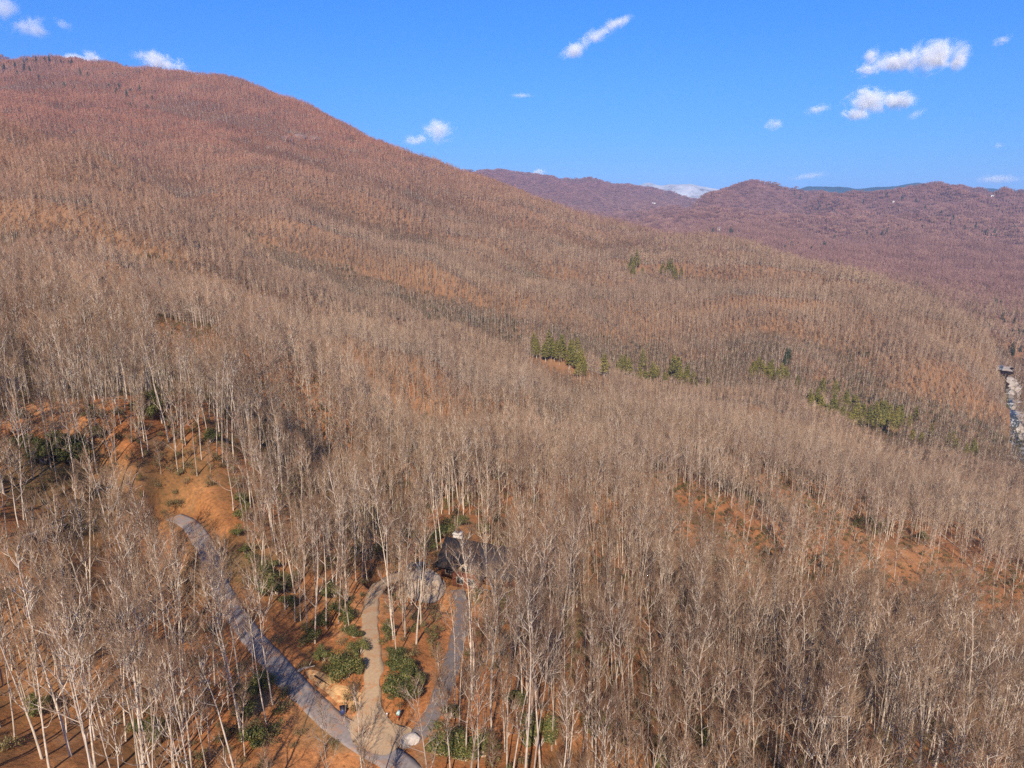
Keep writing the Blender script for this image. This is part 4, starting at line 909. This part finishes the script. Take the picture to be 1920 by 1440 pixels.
# ------------------------------------------------------------------ far houses in the valley
M['farwall'] = simple_mat('far_house_wall', (.72, .66, .56), .8, .2, .05, .1); M['farroof'] = simple_mat('far_house_roof', (.12, .09, .085), .8, .2, .1, .1); M['farroof2'] = simple_mat('far_tin_roof', (.62, .62, .62), .5, .4, .05, .1)
for k, (u, v, sz, rz, mr, lb) in enumerate([(1564, 400, 20, 20, 'farroof', 'far house with a dark roof on the purple hill'), (1675, 380, 16, 70, 'farroof2', 'far house with a pale roof high on the right hill'), (1348, 430, 17, 10, 'farroof2', 'far white house in the valley left of the dark conifers'), (1383, 452, 15, -20, 'farroof', 'far tan house in the valley below the dark conifers'), (1860, 369, 18, 0, 'farroof2', 'far pale house near the right end of the hill top'), (1225, 382, 34, 10, 'farroof2', 'far pale building in the clearing between the hills'), (1572, 418, 16, 30, 'farroof', 'far house below the dark roofed one on the purple hill')]):
    px, py = hit(u, v, 8, 1500); h_ = empty('far_house', (px, py, float(ground(px, py))+6), R(rz)); tag(h_, lb, 'house', 'far valley houses')
    a, b_ = sz/2, sz/3.2
    MB().box(-a, a, -b_, b_, -8, 9).obj('wall', M['farwall'], h_)
    q = MB(); q.quadslab([(-a-1, -b_-1, 8.6), (a+1, -b_-1, 8.6), (a+1, 0, 13), (-a-1, 0, 13)], .4); q.quadslab([(a+1, b_+1, 8.6), (-a-1, b_+1, 8.6), (-a-1, 0, 13), (a+1, 0, 13)], .4); q.obj('roof', M[mr], h_)
# ------------------------------------------------------------------ far mountains
def range_mesh(name, prof, d0, front, back, zfoot, mat, seed, rough):
    U = np.array([p[0] for p in prof], float); Vv = np.array([p[1] for p in prof], float)
    uu_ = np.linspace(U[0], U[-1], 260); vv_ = np.interp(uu_, U, Vv); cols = 40; ts = np.linspace(-1, 1, cols); V = []
    for t_ in ts:
        d_ = d0+(front if t_ < 0 else back)*t_; a = (uu_-960)/FPX
        zt = np.array([unproj(960, v_, d0)[2] for v_ in vv_]); x_ = a*d_; y_ = np.full_like(x_, d_*.97)
        h = (1-abs(t_))**1.0
        nz = (.2-np.abs(fbm(x_/1500., y_/1500., seed, 5)))*rough*4*abs(t_)*(1-abs(t_))*2
        z_ = zfoot+(zt-zfoot)*h+nz+fbm(x_/500., y_/500., seed+5, 3)*rough*.12
        V.append(np.stack([x_, y_, z_], 1))
    V = np.concatenate(V); n = len(uu_); i = np.arange(cols*n).reshape(cols, n)
    F = np.stack([i[:-1, :-1], i[:-1, 1:], i[1:, 1:], i[1:, :-1]], -1).reshape(-1, 4)
    o = mesh_np(name, V, F, None, mat, smooth=True); tag(o, kind='structure'); return o
m, t, b = newmat('snow_slopes', .8, .2); P_ = geo_pos(t)
col = ramp(t, noise_node(t, P_, .0016, 6, .75), [(.38, (.44, .44, .46)), (.50, (.33, .33, .35)), (.60, (.12, .10, .11))]); t.links.new(col, b.inputs['Base Color'])
range_mesh('snow_mountain', [(1080, 380), (1140, 362), (1172, 350), (1200, 345), (1225, 350), (1245, 349), (1275, 347), (1300, 352), (1325, 356), (1345, 360), (1370, 368), (1420, 390)], 15000, 2600, 2400, -300, m, 3, 330)
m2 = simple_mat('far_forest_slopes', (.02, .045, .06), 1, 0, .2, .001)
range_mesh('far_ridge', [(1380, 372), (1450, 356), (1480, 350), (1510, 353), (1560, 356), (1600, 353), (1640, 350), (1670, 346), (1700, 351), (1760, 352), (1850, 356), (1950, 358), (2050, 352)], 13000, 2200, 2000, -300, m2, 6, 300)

# ------------------------------------------------------------------ clouds: closed lumps of vapour high above the far hills
def cloud(u, v, wpx, hpx, lumps, dens, lab, tilt=0, hgt=1700.):
    a = (u-960)/FPX; b_ = (720-v)/FPX; zt = (-st+b_*ct)
    d_ = min(hgt/zt, 44000.); loc = unproj(u, v, d_); W_ = wpx/2/FPX*d_; H_ = hpx/2/FPX*d_
    import bmesh
    me = bpy.data.meshes.new('cloud'); bm = bmesh.new(); bmesh.ops.create_icosphere(bm, subdivisions=3, radius=1)
    bm.to_mesh(me); bm.free(); o = bpy.data.objects.new('cloud', me); C.objects.link(o)
    o.location = loc; o.scale = (W_*1.25, W_*.8, H_*1.35); o.rotation_euler = (0, R(tilt), -math.atan(a))
    m = bpy.data.materials.new('cloud_vapour'); m.use_nodes = True; t = m.node_tree; t.nodes.clear()
    tc = t.nodes.new('ShaderNodeTexCoord'); out = t.nodes.new('ShaderNodeOutputMaterial'); pv = t.nodes.new('ShaderNodeVolumePrincipled')
    pv.inputs['Color'].default_value = (1, 1, 1, 1); pv.inputs['Anisotropy'].default_value = -.25
    nv = t.nodes.new('ShaderNodeVectorMath'); nv.operation = 'MULTIPLY'; nv.inputs[1].default_value = (W_/H_*.9, .8*W_/H_, 1.0); t.links.new(tc.outputs['Object'], nv.inputs[0])
    nz = noise_node(t, nv.outputs[0], 1.7, 8, .68, .9)
    off = t.nodes.new('ShaderNodeVectorMath'); off.operation = 'ADD'; off.inputs[1].default_value = (u*.01, v*.013, 0); t.links.new(nv.outputs[0], off.inputs[0]); t.links.new(off.outputs[0], nz.node.inputs['Vector'])
    cur = None
    for (lx, lz, rx, rz) in lumps:
        sb_ = t.nodes.new('ShaderNodeVectorMath'); sb_.operation = 'SUBTRACT'; sb_.inputs[1].default_value = (lx, 0, lz); t.links.new(tc.outputs['Object'], sb_.inputs[0])
        dv = t.nodes.new('ShaderNodeVectorMath'); dv.operation = 'DIVIDE'; dv.inputs[1].default_value = (rx, .7, rz); t.links.new(sb_.outputs[0], dv.inputs[0])
        ln = t.nodes.new('ShaderNodeVectorMath'); ln.operation = 'LENGTH'; t.links.new(dv.outputs[0], ln.inputs[0])
        q = mathn(t, 'SUBTRACT', 1.0, ln.outputs['Value']); cur = q if cur is None else mathn(t, 'MAXIMUM', cur, q)
    f = mathn(t, 'ADD', cur, mathn(t, 'MULTIPLY', mathn(t, 'SUBTRACT', nz, .60), 3.2))
    f = mathn(t, 'MULTIPLY', f, .9, True)
    # nothing reaches the hull
    ln = t.nodes.new('ShaderNodeVectorMath'); ln.operation = 'LENGTH'; t.links.new(tc.outputs['Object'], ln.inputs[0])
    f = mathn(t, 'MULTIPLY', f, mathn(t, 'MULTIPLY', mathn(t, 'SUBTRACT', .97, ln.outputs['Value']), 4.0, True))
    t.links.new(mathn(t, 'MULTIPLY', f, dens/H_), pv.inputs['Density']); t.links.new(pv.outputs[0], out.inputs['Volume'])
    me.materials.append(m); tag(o, lab, 'cloud', 'small white clouds'); return o
one = [(0, 0, .75, .7)]
CL = [(30, 33, 95, 66, [(-.3, .25, .5, .6), (.25, -.25, .6, .5)], 3.0, 'large soft cloud cut by the upper left corner of the picture', 0),
 (118, 46, 40, 18, one, .8, 'faint wisp just right of the upper left cloud', 20),
 (147, 107, 76, 26, [(-.1, -.2, .8, .6), (.45, .1, .4, .7)], 3.2, 'flat cloud resting on the ridge at the upper left', 0),
 (330, 127, 125, 34, [(-.3, .1, .6, .7), (.35, -.35, .6, .45)], 3.2, 'long cloud just above the mountain ridge', 12),
 (1118, 70, 120, 34, [(-.55, -.2, .45, .6), (0, .1, .5, .5), (.5, .25, .5, .4)], 2.2, 'slanting thin cloud near the top middle', -22),
 (808, 250, 90, 40, [(.2, .1, .6, .8), (-.45, -.25, .5, .35)], 2.6, 'rounded cloud alone above the mountain shoulder', -8),
 (1716, 110, 142, 58, [(-.75, .25, .2, .5), (-.35, -.05, .55, .5), (.3, 0, .55, .7), (.72, -.1, .25, .8)], 6, 'largest bright white cloud at the upper right', 0),
 (1625, 130, 52, 27, one, 4, 'small white cloud below the left end of the largest one', 0),
 (1636, 193, 118, 46, [(-.1, .1, .55, .8), (.5, .05, .5, .5), (-.3, -.45, .4, .4)], 6, 'bright puffy cloud in the middle of the right sky', 0),
 (1533, 205, 52, 18, one, 1.6, 'thin wisp left of the puffy white cloud', -10),
 (1452, 233, 42, 22, one, 2, 'little cloud lower left of the puffy white cloud', 0),
 (1880, 76, 38, 18, one, 1.6, 'tiny cloud near the upper right corner', -15),
 (1718, 214, 44, 16, one, .6, 'faint streak right of the puffy white cloud', -25),
 (1010, 324, 36, 16, one, 3, 'tiny bright cloud touching the distant ridge', 0),
 (1518, 330, 80, 14, one, .6, 'faint low haze cloud above the blue ridge', -8),
 (1870, 336, 90, 18, one, 1.3, 'low thin cloud above the right hill', 0),
 (978, 179, 50, 10, one, .5, 'faint thin streak in the middle of the sky', 0),
 (1872, 273, 22, 12, one, 1.0, 'tiny faint dot of cloud at the right', 0)]
for c in CL: cloud(c[0], c[1], c[2]*1.15, c[3]*1.25, c[4], c[5], c[6], c[7])
# ------------------------------------------------------------------ haze
zmax = max(float(HZ.max())+30, 760.0); zmin = min(float(HZ.min()), -400)-1-150
print('haze', zmin, zmax)
hz_ = MB().box(-26000, 26000, -300, 25300, zmin, zmax).obj('haze', None); tag(hz_, kind='stuff')
m = bpy.data.materials.new('haze'); m.use_nodes = True; t = m.node_tree; t.nodes.clear()
pv = t.nodes.new('ShaderNodeVolumePrincipled'); out = t.nodes.new('ShaderNodeOutputMaterial'); t.links.new(pv.outputs[0], out.inputs['Volume'])
pv.inputs['Color'].default_value = (.38, .62, 1.0, 1); pv.inputs['Density'].default_value = 3.8e-5; pv.inputs['Anisotropy'].default_value = 0.0
hz_.data.materials.append(m); hz_.display_type = 'WIRE'
